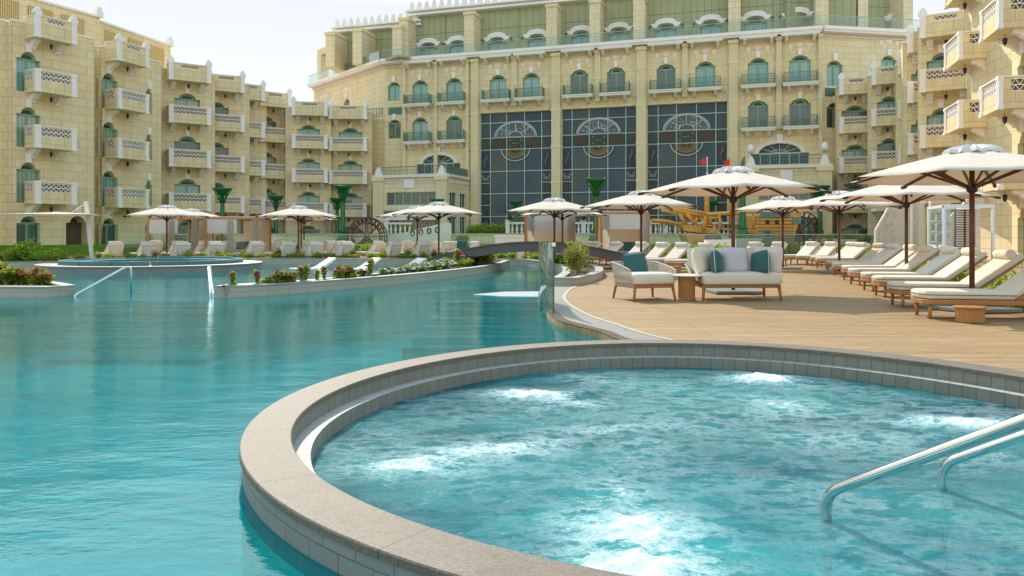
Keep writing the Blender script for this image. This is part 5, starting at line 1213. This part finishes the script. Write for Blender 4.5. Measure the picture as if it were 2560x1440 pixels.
# ---------------------------------------------------------------- projecting podiums
def podium(name, label, pxa, pxb, side, depth):
    o = thing('hotel_podium', label, 'building', (*D((pxa+pxb)/2, 62), 0)); k = []
    Pm = lambda px: (lambda u: (MF.P[0]+MF.dx*u+MF.dy*depth, MF.P[1]+MF.dy*u-MF.dx*depth))(MF.u(px, -depth))
    F = Face(o, Pm(pxa), Pm(pxb)); L = F.L; zt = 6.35; hs = [[(L*.17, 3.9), (L*.86, 3.9), (L*.86, 5.05), (L*.17, 5.05)], [(L*.14, .7), (L*.86, .7), (L*.86, 2.6), (L*.14, 2.6)]]
    m = M().wall(0, L, 0, zt, hs, .35); m.box(0, L, .5, depth-.3, zt-.3, zt-.02); F.part('front_wall', m, 'podium_stone')
    F.part('inner_wall', M().box(.1, L-.1, .7, .8, 0, zt-.4), 'dark_back')
    for (x0, z0), _, (x1, z1), _ in hs:
        n_ = 6 if z0 > 1 else 5; q = M()
        for e in range(n_+1): x = x0+(x1-x0)*e/n_; q.box(x-.035, x+.035, .16, .22, z0, z1)
        q.box(x0, x1, .16, .22, z0, z0+.07); q.box(x0, x1, .16, .22, z1-.07, z1); wq = F.part('ribbon_window', q, 'mullion'); obj('pane', M().box(x0, x1, .24, .26, z0, z1), 'curtain_dark', wq)
    for x in (-.05, L-.95):
        q = M(); q.box(x, x+1.0, -.22, .1, 0, zt-.25); 
        for e in range(7): q.tube([(x+.08+e*.14, -.22, .3), (x+.08+e*.14, -.22, zt-.4)], .045, 6, False)
        q.box(x-.1, x+1.1, -.34, .2, zt-.3, zt+.05); F.part('corner_pilaster', q, 'flute_stone')
        q = M()
        for e, (w_, h_) in enumerate(((.34, .35), (.27, .6), (.2, .8), (.12, .95))): q.box(x+.5-w_, x+.5+w_, -.2+.02*e, .25-.02*e, zt, zt+h_)
        F.part('corner_merlon', q, 'trim')
    q = M(); q.box(-.1, L+.1, -.25, .2, zt-.02, zt+.22); F.part('coping', q, 'cornice')
    q = M(); zigzag(q, .95, L-.95, zt-.48, zt-.22, 1, .3, -.07, -.0, .03); F.part('frieze', q, 'trim'); F.part('plaque', M().box(L*.42, L*.56, -.10, 0, zt-.95, zt-.15), 'trim')
    q = M(); zigzag(q, L*.14, L*.86, 2.75, 2.95, 1, .3, -.07, -.0, .03); q.box(L*.12, L*.88, -.3, 0, 2.6, 2.72); F.part('canopy_frieze', q, 'trim')
    F.part('rail_band', M().box(L*.14, L*.86, -.04, 0, 3.0, 3.45), 'green_rail')
    q = M(); q.box(.7, L-.7, -.03, .03, zt+.92, zt+.97); q.box(.7, L-.7, -.02, .02, zt+.62, zt+.65); e = .7
    while e < L-.6: q.box(e-.012, e+.012, -.012, .012, zt+.2, zt+.93); e += .16
    F.part('railing', q, 'green_rail')
    sideP = (F.loc(L)[0]+o.location.x, F.loc(L)[1]+o.location.y) if side > 0 else (F.loc(0)[0]+o.location.x, F.loc(0)[1]+o.location.y)
    tgt = MF.loc(MF.u(1172), 0) if side > 0 else MF.loc(MF.u(1852), 0); tgt = (tgt[0]+6, tgt[1]+66)
    G_ = Face(o, sideP, tgt) if side > 0 else Face(o, tgt, sideP); hs = [[(G_.L*a_, z0), (G_.L*b_, z0), (G_.L*b_, z1), (G_.L*a_, z1)] for a_, b_ in ((.12, .42), (.58, .85)) for z0, z1 in ((3.8, 5.0), (.75, 2.9))]
    G_.part('side_wall', M().wall(0, G_.L, 0, zt, hs, .3), 'podium_stone'); G_.part('inner_wall', M().box(.1, G_.L-.1, .5, .6, 0, zt-.2), 'dark_back'); G_.part('coping', M().box(0, G_.L, -.25, .2, zt-.02, zt+.22), 'cornice')
    q = M(); zigzag(q, .3, G_.L-.2, zt-.48, zt-.22, 1, .3, -.07, 0, .03); G_.part('frieze', q, 'trim'); q = M(); q.box(.3, G_.L, -.02, .02, zt+.9, zt+.95); q.box(.3, G_.L, -.01, .01, zt+.25, zt+.88); G_.part('railing', q, 'green_rail')
    for h_ in hs:
        (x0, z0), _, (x1, z1), _ = h_; q = M(); 
        for e in (0, .5, 1): x = x0+(x1-x0)*e; q.box(x-.04, x+.04, .12, .18, z0, z1)
        wq = G_.part('side_window', q, 'mullion'); obj('pane', M().box(x0, x1, .2, .22, z0, z1), 'curtain_dark', wq)
    return F
podium('left', 'two storey stone podium with green railing projecting left of the tall glass walls', 936, 1117, 1, 4.6)
PR = podium('right', 'two storey stone podium with lamps on its corners, right of the tall glass walls', 1862, 2078, -1, 4.6)
for u, lb in ((.45, 'white urn lamp on the left corner of the right podium'), (PR.L-.45, 'white urn lamp on the right corner of the right podium')):
    l = PR.loc(u, 0, 0); r = PR.root.location; o = thing('terrace_lamp', lb, 'lamp', (l[0]+r.x, l[1]+r.y, 7.3), group='urn lamps on the right podium')
    obj('shade', M().lathe([(.14, .25), (.26, .30), (.27, .55), (.22, .75), (.12, .88), (.03, .92)], 16), 'white_gloss', o); obj('stand', M().lathe([(.10, 0), (.04, .06), (.04, .28)], 10), 'grey_stone', o)
# ================================================================ things around the pool
# handrails of the main pool
a = G(185, 742, PWZ); b_ = ((314-1280)*(a[1]+1.1)/FP, a[1]+1.1); zt = Z(674, b_[1])
steel_rail('steel handrail sloping down into the pool beside the left planter', [(a[0], a[1], -.35), (a[0], a[1], PWZ+.02), (b_[0], b_[1], .50), (b_[0]+.10, b_[1]+.05, .50), (b_[0]+.10, b_[1]+.05, -.4)], .026, 'handrails of the pool steps')
a = G(524, 742, PWZ); 
for k, lb in enumerate(('left one of the twin steel handrails at the tip of the mid planter', 'right one of the twin steel handrails at the tip of the mid planter')):
    x = a[0]+.02+.06*k; xt = (520+3*k-1280)*(a[1]+1.3)/FP; steel_rail(lb, [(x, a[1], -.35), (x, a[1], PWZ+.05), (xt, a[1]+1.3, .50), (xt, a[1]+1.42, .50), (xt, a[1]+1.42, -.4)], .022, 'handrails of the pool steps')
# lotus columns
def make_column():
    o = thing('lotus_column', 'x', 'column', group='green lotus capital columns')
    m = M(); m.lathe([(.50, 0), (.50, .18), (.44, .22), (.44, .36), (.37, .42), (.34, .52), (.27, .60)], 4, smooth=False); m.lathe([(.36, .0), (.36, .3)], 8)
    m.lathe([(.24, .55), (.27, .62), (.19, .9), (.165, 2.7), (.14, 2.85), (.17, 2.92), (.15, 3.0)], 16); obj('shaft', m, 'green_cast', o)
    m = M().lathe([(.10, 2.95), (.15, 3.1), (.13, 3.3), (.17, 3.50), (.34, 3.70), (.56, 3.92), (.74, 4.12), (.70, 4.13), (.50, 3.95), (.25, 3.82), (.02, 3.78)], 20); cp = obj('capital', m, 'green_cast', o)
    for k in range(8):
        a = 2*pi*k/8+.2; c, s_ = cos(a), sin(a); m = M(); P = [(.14, 2.95, .04), (.22, 3.2, .045), (.36, 3.5, .04), (.58, 3.86, .03), (.78, 4.18, .015)]
        m.tube([(r_*c, r_*s_, z) for r_, z, w in P], [w for r_, z, w in P], 6); obj('leaf_arm', m, 'green_cast', cp)
    return o
LC_ = make_column(); LC_.rotation_euler.z = .3
cols = [(1857, 47.5, 1.0, 1.05, 'tall green lotus column on a white pedestal in front of the play ship'), (1490, 50, 1.0, .85, 'green lotus column between the two white cabanas on the right'), (857, 57, 1.0, .85, 'large green lotus column at the end of the curved wing'),
        (556, 55.5, .93, .85, 'green lotus column behind the orange framed cabana on the left'), (690, 66, .93, .85, 'slim green lotus column in front of the curved wing, behind three parasols'), (843, 70, .93, .85, 'smaller green lotus column half hidden by the large one near the wheel'),
        (1093, 61, .80, .85, 'green lotus column behind the parasols near the left podium'), (1290, 64, .80, .85, 'green lotus column in front of the left tall glass wall'), (2050, 56, .98, .85, 'green lotus column right of the play ship beside the water wheel'),
        (1955, 62, .80, .85, 'green lotus column rising behind the play ship stern'), (1778, 62, .78, .85, 'green lotus column directly behind the play ship mast')]
for i, (px, Y, sc, z0, lb) in enumerate(cols):
    x, y = D(px, Y)
    o = LC_ if i == 0 else copy_tree(LC_, None, .3+i, None); o.location = (x, y, z0); o.scale = (sc,)*3; o['label'] = lb
for px, Y, w, z1, lb in ((1857, 47.5, 1.7, 1.05, 'white pedestal under the tall green column behind the sofa'), (2052, 55.5, 1.35, 1.0, 'cream pedestal box under the green column right of the play ship'), (2105, 55, 1.35, .95, 'cream pedestal box between that column and the right wing'), (1276, 41, 1.6, 1.25, 'plain white rectangular counter standing left of the footbridge top'), (676, 58, 1.4, .95, 'pale pedestal behind the three stacked parasols')):
    x, y = D(px, Y); o = thing('pedestal', lb, 'pedestal', (x, y, 0)); obj('block', M().box(-w/2, w/2, -w/2, w/2, 0, z1-.1), 'stone_pale' if 'cream' in lb else 'trim', o); obj('cap', M().box(-w/2-.06, w/2+.06, -w/2-.06, w/2+.06, z1-.1, z1), 'trim', o)
# glass pool fence
gf = thing('glass_fence', 'long frameless glass fence with thin top rail behind the loungers', 'fence', (0, 46.5, 0)); x = -24.
k = 0
while x < 24: obj('glass_pane', M().box(x+.02, x+1.96, -.01, .01, .05, 1.28), 'rail_glass', gf); x += 2.; k += 1
obj('top_rail', M().box(-24, 24, -.025, .025, 1.28, 1.32), 'mullion', gf)
# terrace wall, balustrades
tw = thing('terrace_wall', 'low stone retaining wall below the balustrade in front of the hotel', 'wall', (0, 58, 0)); obj('wall_face', M().box(-22, 22, 0, .5, 0, 1.30), 'podium_stone', tw); obj('coping', M().box(-22, 22, -.08, .55, 1.30, 1.40), 'grey_stone', tw)
def balustrade(label, x0, x1, Y, z0, h=.85, slope=0.):
    o = thing('balustrade', label, 'balustrade', ((x0+x1)/2, Y, z0), group='stone balustrades before the hotel'); c = (x0+x1)/2; n_ = max(3, int((x1-x0)/.36)); bp = [(.09, 0), (.09, .06), (.05, .09), (.105, .26), (.09, .38), (.045, .56), (.06, .62), (.085, h-.14)]
    bm = M().lathe(bp, 10).mesh('baluster', 'cornice')
    for q in range(n_):
        x = x0+(q+.5)*(x1-x0)/n_
        if q % 8 == 0: obj('pier', M().box(-.16, .16, -.16, .16, 0, h+.12).box(-.2, .2, -.2, .2, h+.06, h+.16), 'cornice', o, (x-c, 0, 0))
        else: link(bpy.data.objects.new('baluster', bm), o, (x-c, 0, 0))
    obj('rail', M().box(x0-c, x1-c, -.13, .13, h-.15, h), 'cornice', o); obj('plinth', M().box(x0-c, x1-c, -.14, .14, -.08, 0), 'cornice', o); return o
for i, (pa, pb, Y, z0, lb) in enumerate([(1263, 1500, 58.3, 1.42, 'stone balustrade before the left and middle glass walls, behind the cabanas'), (1560, 1840, 58.3, 1.42, 'stone balustrade before the right glass wall, behind the play ship'), (960, 1030, 60, 1.42, 'short stone balustrade beside the left water wheel'), (1985, 2075, 59, 1.42, 'stone balustrade behind the right water wheel')]):
    balustrade(lb, D(pa, Y)[0], D(pb, Y)[0], Y, z0)
o = thing('ramp_wall', 'pale stone ramp parapet rising to the right in front of the left podium', 'wall', (*D(1050, 57), .6)); L0 = D(960, 57)[0]-D(1050, 57)[0]; L1 = D(1128, 57)[0]-D(1050, 57)[0]
m = M().vprism([(L0, -.4), (L1, -.4), (L1, 1.55), (L1-.4, 1.62), (L0, .5)], 0, .3); obj('parapet', m, 'cornice', o); m = M()
for q in range(4): x = L1-2.9+q*.62; m.tube([(x+.14*cos(2*pi*e/10), -.02, .82+q*.08+.2*sin(2*pi*e/10)) for e in range(11)], .05, 5)
obj('arched_openings', m, 'dark_back', o)
# water wheels
def wheel(label, px, py, Y, r, rz=0.):
    o = thing('waterwheel', label, 'water wheel', (*D(px, Y), Z(py, Y)), rz, 'wooden water wheels'); n_ = 24
    for y in (-.55, .55):
        m = M()
        for rr_ in (r, r*.74): m.tube([(rr_*cos(2*pi*q/36), y, rr_*sin(2*pi*q/36)) for q in range(37)], .055, 6)
        for q in range(8): a = 2*pi*q/8; m.bar((0, y, 0), (r*cos(a), y, r*sin(a)), .07, .07)
        obj('rim', m, 'rust', o)
    m = M()
    for q in range(n_): a = 2*pi*q/n_; m.box(-.02, .02, -.58, .58, 0, r*.27, Matrix.Rotation(-a, 4, 'Y') @ Matrix.Translation((0, 0, r*.73)))
    obj('paddles', m, 'rust', o); obj('axle', M().tube([(0, -.9, 0), (0, .9, 0)], .1, 10), 'rust', o)
    m = M()
    for y in (-.8, .8): m.bar((-.8, y, -r-.2), (0, y, .05), .12, .12); m.bar((.8, y, -r-.2), (0, y, .05), .12, .12)
    obj('stand', m, 'rust', o)
wheel('brown water wheel on the left between curved wing and podium', 917, 592, 55, 1.38, radians(18)); wheel('brown wooden water wheel at the stern of the play ship', 1998, 580, 54, 1.5, radians(-25))
# cabanas
def cabana(label, pa, pb, Y, zt, wide, screen=True, orange=False, left=False):
    x0, x1 = D(pa, Y)[0], D(pb, Y)[0]; w = x1-x0; d = 2.1; o = thing('cabana', label, 'cabana', ((x0+x1)/2, Y, 0), group='cabanas with canvas screens'); c = w/2
    for x in (-c, c):
        for y in (0, d): obj('post', M().box(x-.05, x+.05, y-.05, y+.05, 0, zt), 'orange_wood', o)
    m = M(); m.box(-c, c, -.045, .045, zt-.10, zt); m.box(-c, c, d-.045, d+.045, zt-.10, zt); m.box(-c-.045, -c+.045, .05, d-.05, zt-.10, zt); m.box(c-.045, c+.045, .05, d-.05, zt-.10, zt); obj('top_frame', m, 'orange_wood', o)
    obj('roof', M().box(-c, c, .05, d, zt+.01, zt+.05), 'cabana_roof', o)
    x_s = c*.22 if wide else c-.08
    obj('front_valance', M().box(-c+.06, x_s, -.035, -.015, zt-.80, zt-.04), 'cabana_roof', o)
    obj('back_cloth', M().box(-c+.1 if not wide else -c*.1, c-.06, d-.02, d, .3, zt-.1), 'linen', o); obj('side_cloth', M().box(c-.02, c, .3, d-.1, .3, zt-.1), 'linen', o)
    rc = random.Random(int(pa))
    for x, wd in ((c-.10, .34), (-c*.0-.05 if wide else -c+.22, .30)):
        P = []; Q = []; n_ = 26
        m = M()
        for lev, z in enumerate((.35, .9, 1.5, zt-.12)):
            for q in range(n_): m.v.append((x-wd/2*(1.25-.25*lev/3)+wd*(1.25-.25*lev/3)*q/(n_-1), -.04+.045*sin(q*1.9+lev*.3), z))
        for lev in range(3):
            for q in range(n_-1): a = lev*n_+q; m.f.append((a, a+1, a+n_+1, a+n_)); m.sm.append(True)
        obj('curtain', m, 'linen', o)
    bd = obj('daybed', M().box(-c+.3, c-.25, .5, d-.2, .18, .48), 'sofa_grey', o, bev=.05); obj('back_cushion', M().box(-c+.3, c-.25, d-.45, d-.22, .48, .92), 'sofa_grey', bd, bev=.07); cush_obj('pillow', .5, .5, .16, 'sofa_teal', bd, (c*.3, d-.55, .68), (radians(70), 0, 0), 3); obj('base', M().box(-c+.35, c-.3, .55, d-.25, .05, .18), 'teak', bd)
    return o
cabana('wide cabana with white front screen behind the far left parasol', 371, 492, 38.5, 2.13, True); cabana('wide cabana with orange wooden frame and tied curtains, second from the left', 515, 642, 38.0, 2.13, True)
cabana('cream canvas cabana above the footbridge, left one of the two on the right', 1315, 1434, 36, 2.25, False); cabana('cream canvas cabana left of the play ship, behind the single parasol', 1503, 1620, 35.5, 2.32, False)
# play ship
ps = thing('play_ship', 'wooden pirate style play ship with yellow hull and blue railings on the lawn', 'play ship', (*D(1800, 51), .6)); sx = lambda px: D(px, 51)[0]-D(1800, 51)[0]; sz = lambda py: Z(py, 51)-.6
def hull(name, outline, y0, y1, mat, **k): return obj(name, M().vprism([(sx(a), sz(b)) for a, b in outline], y0, y1), mat, ps, **k)
hull('stern_hull', [(1878, 540), (1960, 533), (1990, 520), (1984, 545), (1972, 580), (1966, 625), (1880, 627), (1872, 585)], -1.3, 1.3, 'play_wood', bev=.05)
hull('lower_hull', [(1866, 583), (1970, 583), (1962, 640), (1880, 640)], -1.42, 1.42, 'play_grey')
m = M(); 
for q in range(11): z = sz(628)+(sz(545)-sz(628))*q/10; m.box(sx(1876)+.02, sx(1966), -1.35, -1.29, z, z+.025)
obj('plank_lines', m, 'rust', ps)
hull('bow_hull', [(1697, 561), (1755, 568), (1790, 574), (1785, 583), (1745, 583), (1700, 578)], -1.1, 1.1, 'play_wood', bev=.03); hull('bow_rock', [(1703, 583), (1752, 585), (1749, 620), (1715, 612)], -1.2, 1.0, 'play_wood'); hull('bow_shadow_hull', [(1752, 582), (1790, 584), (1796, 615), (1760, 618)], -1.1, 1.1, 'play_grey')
m = M()
for pts, r_ in (([(1662, 524), (1745, 541)], .13), ([(1680, 523), (1712, 527), (1762, 536)], .10), ([(1622, 551), (1655, 553), (1692, 562)], .10), ([(1752, 537), (1840, 533), (1885, 527), (1955, 520)], .13), ([(1690, 532), (1700, 561)], .09), ([(1706, 535), (1727, 560)], .13), ([(1752, 541), (1748, 577)], .12), ([(1785, 537), (1790, 573)], .12), ([(1758, 545), (1782, 546)], .10), ([(1870, 533), (1868, 568)], .1), ([(1845, 569), (1885, 568)], .08), ([(1786, 573), (1845, 577)], .06)):
    m.tube([(sx(a), -1.2, sz(b)) for a, b in pts], r_, 8)
    if r_ > .09: m.tube([(sx(a), 1.2, sz(b)) for a, b in pts], r_, 8)
obj('log_rails', m, 'play_wood', ps)
obj('mast', M().tube([(sx(1768), 0, 0), (sx(1767), 0, sz(472)), (sx(1765), 0, sz(445))], [.19, .16, .10], 10), 'play_wood', ps)
m = M(); zigzag(m, sx(1885), sx(1955), sz(543), sz(529), 1, .3, -1.42, -1.38, .05); obj('blue_railing', m.box(sx(1884), sx(1956), -1.37, -1.33, sz(543), sz(529)), 'blue_paint', ps)
m = M()
for a in (1902, 1925): m.lathe([(.0, -1.45), (.16, -1.45), (.16, -1.3), (0, -1.3)], 12)if 0 else m.vprism([(sx(a)+.14*cos(q*pi/6), sz(556)+.14*sin(q*pi/6)) for q in range(12)], -1.36, -1.30)
obj('portholes', m, 'soap_black', ps)
wq = obj('blue_hatch', M().vprism([(sx(1889), sz(597)), (sx(1911), sz(597)), (sx(1909), sz(574)), (sx(1892), sz(574))], -1.48, -1.42), 'blue_paint', ps); obj('hatch_opening', M().box(sx(1895), sx(1906), -1.52, -1.48, sz(592), sz(578)), 'rust', wq)
for a in (1962, 1974): obj('stern_window', M().vprism([(sx(a), sz(560)), (sx(a+8), sz(560)), (sx(a+12), sz(545)), (sx(a+3), sz(545))], -1.38, -1.31), 'blue_paint', ps)
m = M(); rn_ = random.Random(4)
for q in range(15):
    x = sx(1791)+q*(sx(1848)-sx(1791))/14; m.tube([(x, -1.15, sz(563)), (x, -1.15, sz(577))], .02, 4)
    if q < 4: z = sz(563)-q*(sz(563)-sz(577))/3; m.tube([(sx(1791), -1.15, z), (sx(1848), -1.15, z)], .02, 4)
for q in range(26):
    a, b2 = rn_.uniform(1655, 1700), rn_.uniform(530, 575); m.tube([(sx(a), -.9, sz(b2)), (sx(a+rn_.uniform(-8, 8)), -.9, sz(b2+rn_.uniform(6, 22)))], .016, 4)
obj('rope_net', m, 'dark_net', ps)
m = M()
for q in range(7): m.box(sx(1705)+.0, sx(1790), -1.0+.3*q, -.75+.3*q, sz(566), sz(563))
obj('fore_deck', m, 'play_wood', ps)
m = M().tube([(sx(1768)-.0, 0, sz(445)), (sx(1768), 0, sz(392))], .035, 6).lathe([(.06, 0), (.1, .06), (.05, .14)], 8, (sx(1768), 0, sz(437))); obj('flag_pole', m, 'white_gloss', ps)
def flag(parent, x, z, s_=1., y=0.):
    m = M(); P = [(0, 0), (0, .62), (-.30, .50), (-.62, .36), (-.40, .28), (-.66, .10), (-.3, .06)]
    m.vprism([(x+a*s_, z+b*s_) for a, b in P], y-.012, y+.012); return obj('flag', m, 'red_flag', parent)
flag(ps, sx(1767), sz(413), .85)
m = M().tube([(sx(1840), 1.4, 0), (sx(1840), 1.4, sz(388))], [.12, .035], 8); obj('rear_mast', m, 'play_wood', ps); flag(ps, sx(1840), sz(411), .85, 1.4)
# kiosk with white frame
kx, ky = D(2404, 24)[0], 24.0; ks = thing('towel_kiosk', 'white framed glass towel kiosk with grey cabinets beside the right row of loungers', 'kiosk', (kx, ky, 0)); w = 1.02
x0, x1 = D(2360, 24)[0]-kx, D(2482, 24)[0]-kx; xb = D(2322, 25.8)[0]-kx; H = 2.18
m = M(); e = .07
for x in (x0, x1): m.box(x-e/2, x+e/2, -e/2, e/2, 0, H)
m.box(x0-e/2, x1+e/2, -e/2-.003, e/2, H-.09, H+.02); m.bar((x0, 0, H-.04), (xb, 1.8, H-.04), .10, .09); m.box(xb-e/2, xb+e/2, 1.76, 1.84, 0, H); m.bar((x1, 0, H-.04), (x1-.1, 1.8, H-.04), .09, .09); m.box(x1-.14, x1-.06, 1.76, 1.84, 0, H); m.bar((xb, 1.8, H-.04), (x1, 1.8, H-.04), .07, .07)
obj('frame', m, 'white_gloss', ks)
m = M(); q = 0
while q < 25: m.box(x1-.62, x1-.06, .9, .93, .15+q*.078, .18+q*.078); q += 1
for x in (x1-.66, x1-.34, x1-.04): m.box(x-.02, x+.02, .88, .95, 0, H-.1)
obj('slatted_screen', m, 'rust', ks); obj('glass', M().box(x0+.04, x1-.68, .86, .875, .9, H-.1), 'clear_glass', ks)
m = M(); m.box(x0+.05, x0+.62, .55, .95, 0, .80); m.box(x0+.64, x1-.70, .55, .95, 0, .80); cb = obj('cabinet', m, 'grey_metal', ks, bev=.008); obj('door_gap', M().box(x0+.33, x0+.335, .545, .55, .03, .78), 'piping', cb)
T = Matrix.Translation((x0, 0, 0)) @ Matrix.Rotation(atan2(1.8, xb-x0), 4, 'Z'); LL = hypot(1.8, xb-x0)
obj('side_panel', M().box(.04, LL-.04, -.012, .012, 0, .92, T), 'white_gloss', ks); sh_ = obj('shelf_rack', M().box(.1, LL-.1, -.25, -.05, 1.0, 1.02, T).box(.1, LL-.1, -.25, -.05, 1.35, 1.37, T).box(.1, LL-.1, -.25, -.05, 1.7, 1.72, T), 'white_gloss', ks)
for z in (1.02, 1.37, 1.72):
    for q in range(3): obj('towel', M().box(.25+q*.42, .60+q*.42, -.24, -.07, z, z+.24, T), 'cloth_pack', sh_, bev=.03)
# pierced stair screens
sc_ = thing('stair_screen', 'pierced white lattice screens flanking the outdoor stair beneath the right wing', 'screen', (*D(2240, 38), 0)); X = lambda px, Y: D(px, Y)[0]-D(2240, 38)[0]
m = M().vprism([(X(2188, 38), 0), (X(2278, 38), 0), (X(2278, 38), Z(418, 38)), (X(2188, 38), Z(578, 38))], -.03, .03); obj('stair_panel', m, 'screen', sc_)
obj('panel_edge', M().bar((X(2188, 38), -.0, Z(577, 38)), (X(2278, 38), 0, Z(416, 38)), .07, .08).box(X(2188, 38)-.03, X(2188, 38)+.03, -.04, .04, 0, Z(578, 38)), 'trim', sc_)
for a, b2, Yo, tp in ((2279, 2310, -.4, 505), (2312, 2362, -.9, 502)):
    obj('upright_panel', M().box(X(a, 37.6), X(b2, 37.6), Yo-.03, Yo+.03, 0, Z(tp, 37.4)), 'screen', sc_); obj('panel_post', M().box(X(a, 37.6)-.05, X(a, 37.6)+.02, Yo-.06, Yo+.06, 0, Z(tp, 37.4)), 'trim', sc_)
sc2 = thing('stair_screen', 'pierced white stair screen seen through the towel kiosk', 'screen', (*D(2410, 31), 0)); X = lambda px: D(px, 31)[0]-D(2410, 31)[0]
obj('stair_panel', M().vprism([(X(2365), 0), (X(2450), 0), (X(2450), Z(470, 31)), (X(2365), Z(553, 31))], -.03, .03), 'screen', sc2); obj('panel_edge', M().bar((X(2362), 0, Z(556, 31)), (X(2450), 0, Z(468, 31)), .06, .07), 'trim', sc2)
# hedge, bollards
for i, (a, b2, Y) in enumerate(((2110, 2200, 37), (2200, 2330, 34))):
    x0, x1 = D(a, Y)[0], D(b2, Y)[0]; o = thing('hedge', ['long clipped green hedge behind the loungers, under the right wing', 'clipped green hedge in front of the pierced stair screens'][i], 'hedge', ((x0+x1)/2, Y, 0)); w = x1-x0
    rr = random.Random(i); m = M()
    for q in range(3600):
        p = Vector((rr.uniform(-w/2, w/2), rr.uniform(-.5, .9), rr.uniform(.05, .62)+.06*sin(rr.random()*9))); a_ = Vector((rr.uniform(-1, 1), rr.uniform(-1, 1), rr.uniform(-.2, 1.4))).normalized(); c_ = a_.cross(Vector((rr.uniform(-1, 1), rr.uniform(-1, 1), .3))).normalized(); m.add([p, p+a_*.06+c_*.025, p+a_*.12, p+a_*.06-c_*.025], [(0, 1, 2, 3)])
    obj('foliage', m, 'leaf_lime', o); obj('hedge_core', M().box(-w/2, w/2, -.3, .7, 0, .45), 'soil', o)
for px, lb in ((2197, 'black bollard light before the hedge, leftmost of three'), (2240, 'black bollard light before the hedge, middle one of three'), (2283, 'black hooped bollard light before the hedge, nearest the kiosk')):
    o = thing('bollard_light', lb, 'bollard', (*D(px, 30), 0), group='bollard lights by the hedge'); obj('body', M().box(-.08, .08, -.08, .08, 0, .78) if px < 2280 else M().box(-.17, -.12, -.05, .05, 0, .72).box(.12, .17, -.05, .05, 0, .72).box(-.17, .17, -.05, .05, .72, .78), 'soap_black', o)
# low walls between deck rows and hotel
for px, Y, w, h_, lb in ((2045, 43, 1.8, .62, 'white block seat behind the loungers right of the sofa'), (1800, 41, 1.6, 1.0, 'cream panel wall under the tall green column')):
    o = thing('low_wall', lb, 'low wall', (*D(px, Y), 0)); obj('block', M().box(-w/2, w/2, -.25, .25, 0, h_), 'trim', o)
# cantilever shade far left
cs_ = thing('cantilever_shade', 'flat cream cantilever shade hung from a leaning white mast at the far left', 'shade', (*D(228, 33), 0)); xx = lambda px: D(px, 33)[0]-D(228, 33)[0]
obj('mast', M().bar((xx(231), 0, .1), (xx(215), 0, Z(503, 33)), .14, .12), 'cornice', cs_); obj('cable', M().tube([(xx(216), 0, Z(507, 33)), (xx(188), -.2, Z(530, 33))], .02, 5), 'cornice', cs_)
zc = Z(535, 33); m = M(); C0 = (xx(150), -.3)
m.bar((xx(216), 0, zc), (xx(140), -.2, zc+.06), .10, .08); obj('arm', m, 'cornice', cs_)
P = [(xx(22), -.9), (xx(120), -1.6), (xx(270), -.9), (xx(240), .9), (xx(90), 1.5)]; m = M(); m.add([(x, y, zc-.04) for x, y in P]+[(C0[0], C0[1], zc+.07)], [(i, (i+1) % 5, 5) for i in range(5)]); obj('sail', m, 'canopy', cs_, solid=.01)
m = M()
for x, y in P: m.bar((C0[0], C0[1], zc+.03), (x, y, zc-.07), .05, .04)
obj('sail_ribs', m, 'cornice', cs_)
# dark planting before the glass walls
for i, (a, b2) in enumerate(((1178, 1262), (1020, 1035))):
    Y = 60.5
    for q in range(7 if i == 0 else 1):
        x = D(a, Y)[0]+q*(D(b2, Y)[0]-D(a, Y)[0])/6; plant('edge', (x, Y, 1.3), f'dark green shrub on the terrace before the left tall glass wall, shrub {q+1}', 1.2)
for i, px in enumerate((2070, 2150, 2165, 1150, 1160)):
    plant('bush', (*D(px, 55), .7), f'leafy shrub by the hotel terrace, {ORD[i].replace("nearest", "first")} of five', .8)
# people-free lawn furniture: small lanterns on piers
for i, px in enumerate((1275, 1459, 1021, 2067, 2074, 1123)):
    o = thing('pier_lantern', f'small black lantern on a stone pier before the hotel, {["by the left cabana", "between two cabanas", "by the podium ramp", "upper, far right", "lower, far right", "atop the ramp"][i]}', 'lantern', (*D(px, 58), 2.40 if i != 4 else 1.5), group='black lanterns on stone piers'); obj('body', M().lathe([(.12, 0), (.06, .04), (.13, .12), (.16, .34), (.05, .44), (.02, .52)], 8), 'dark_iron', o)
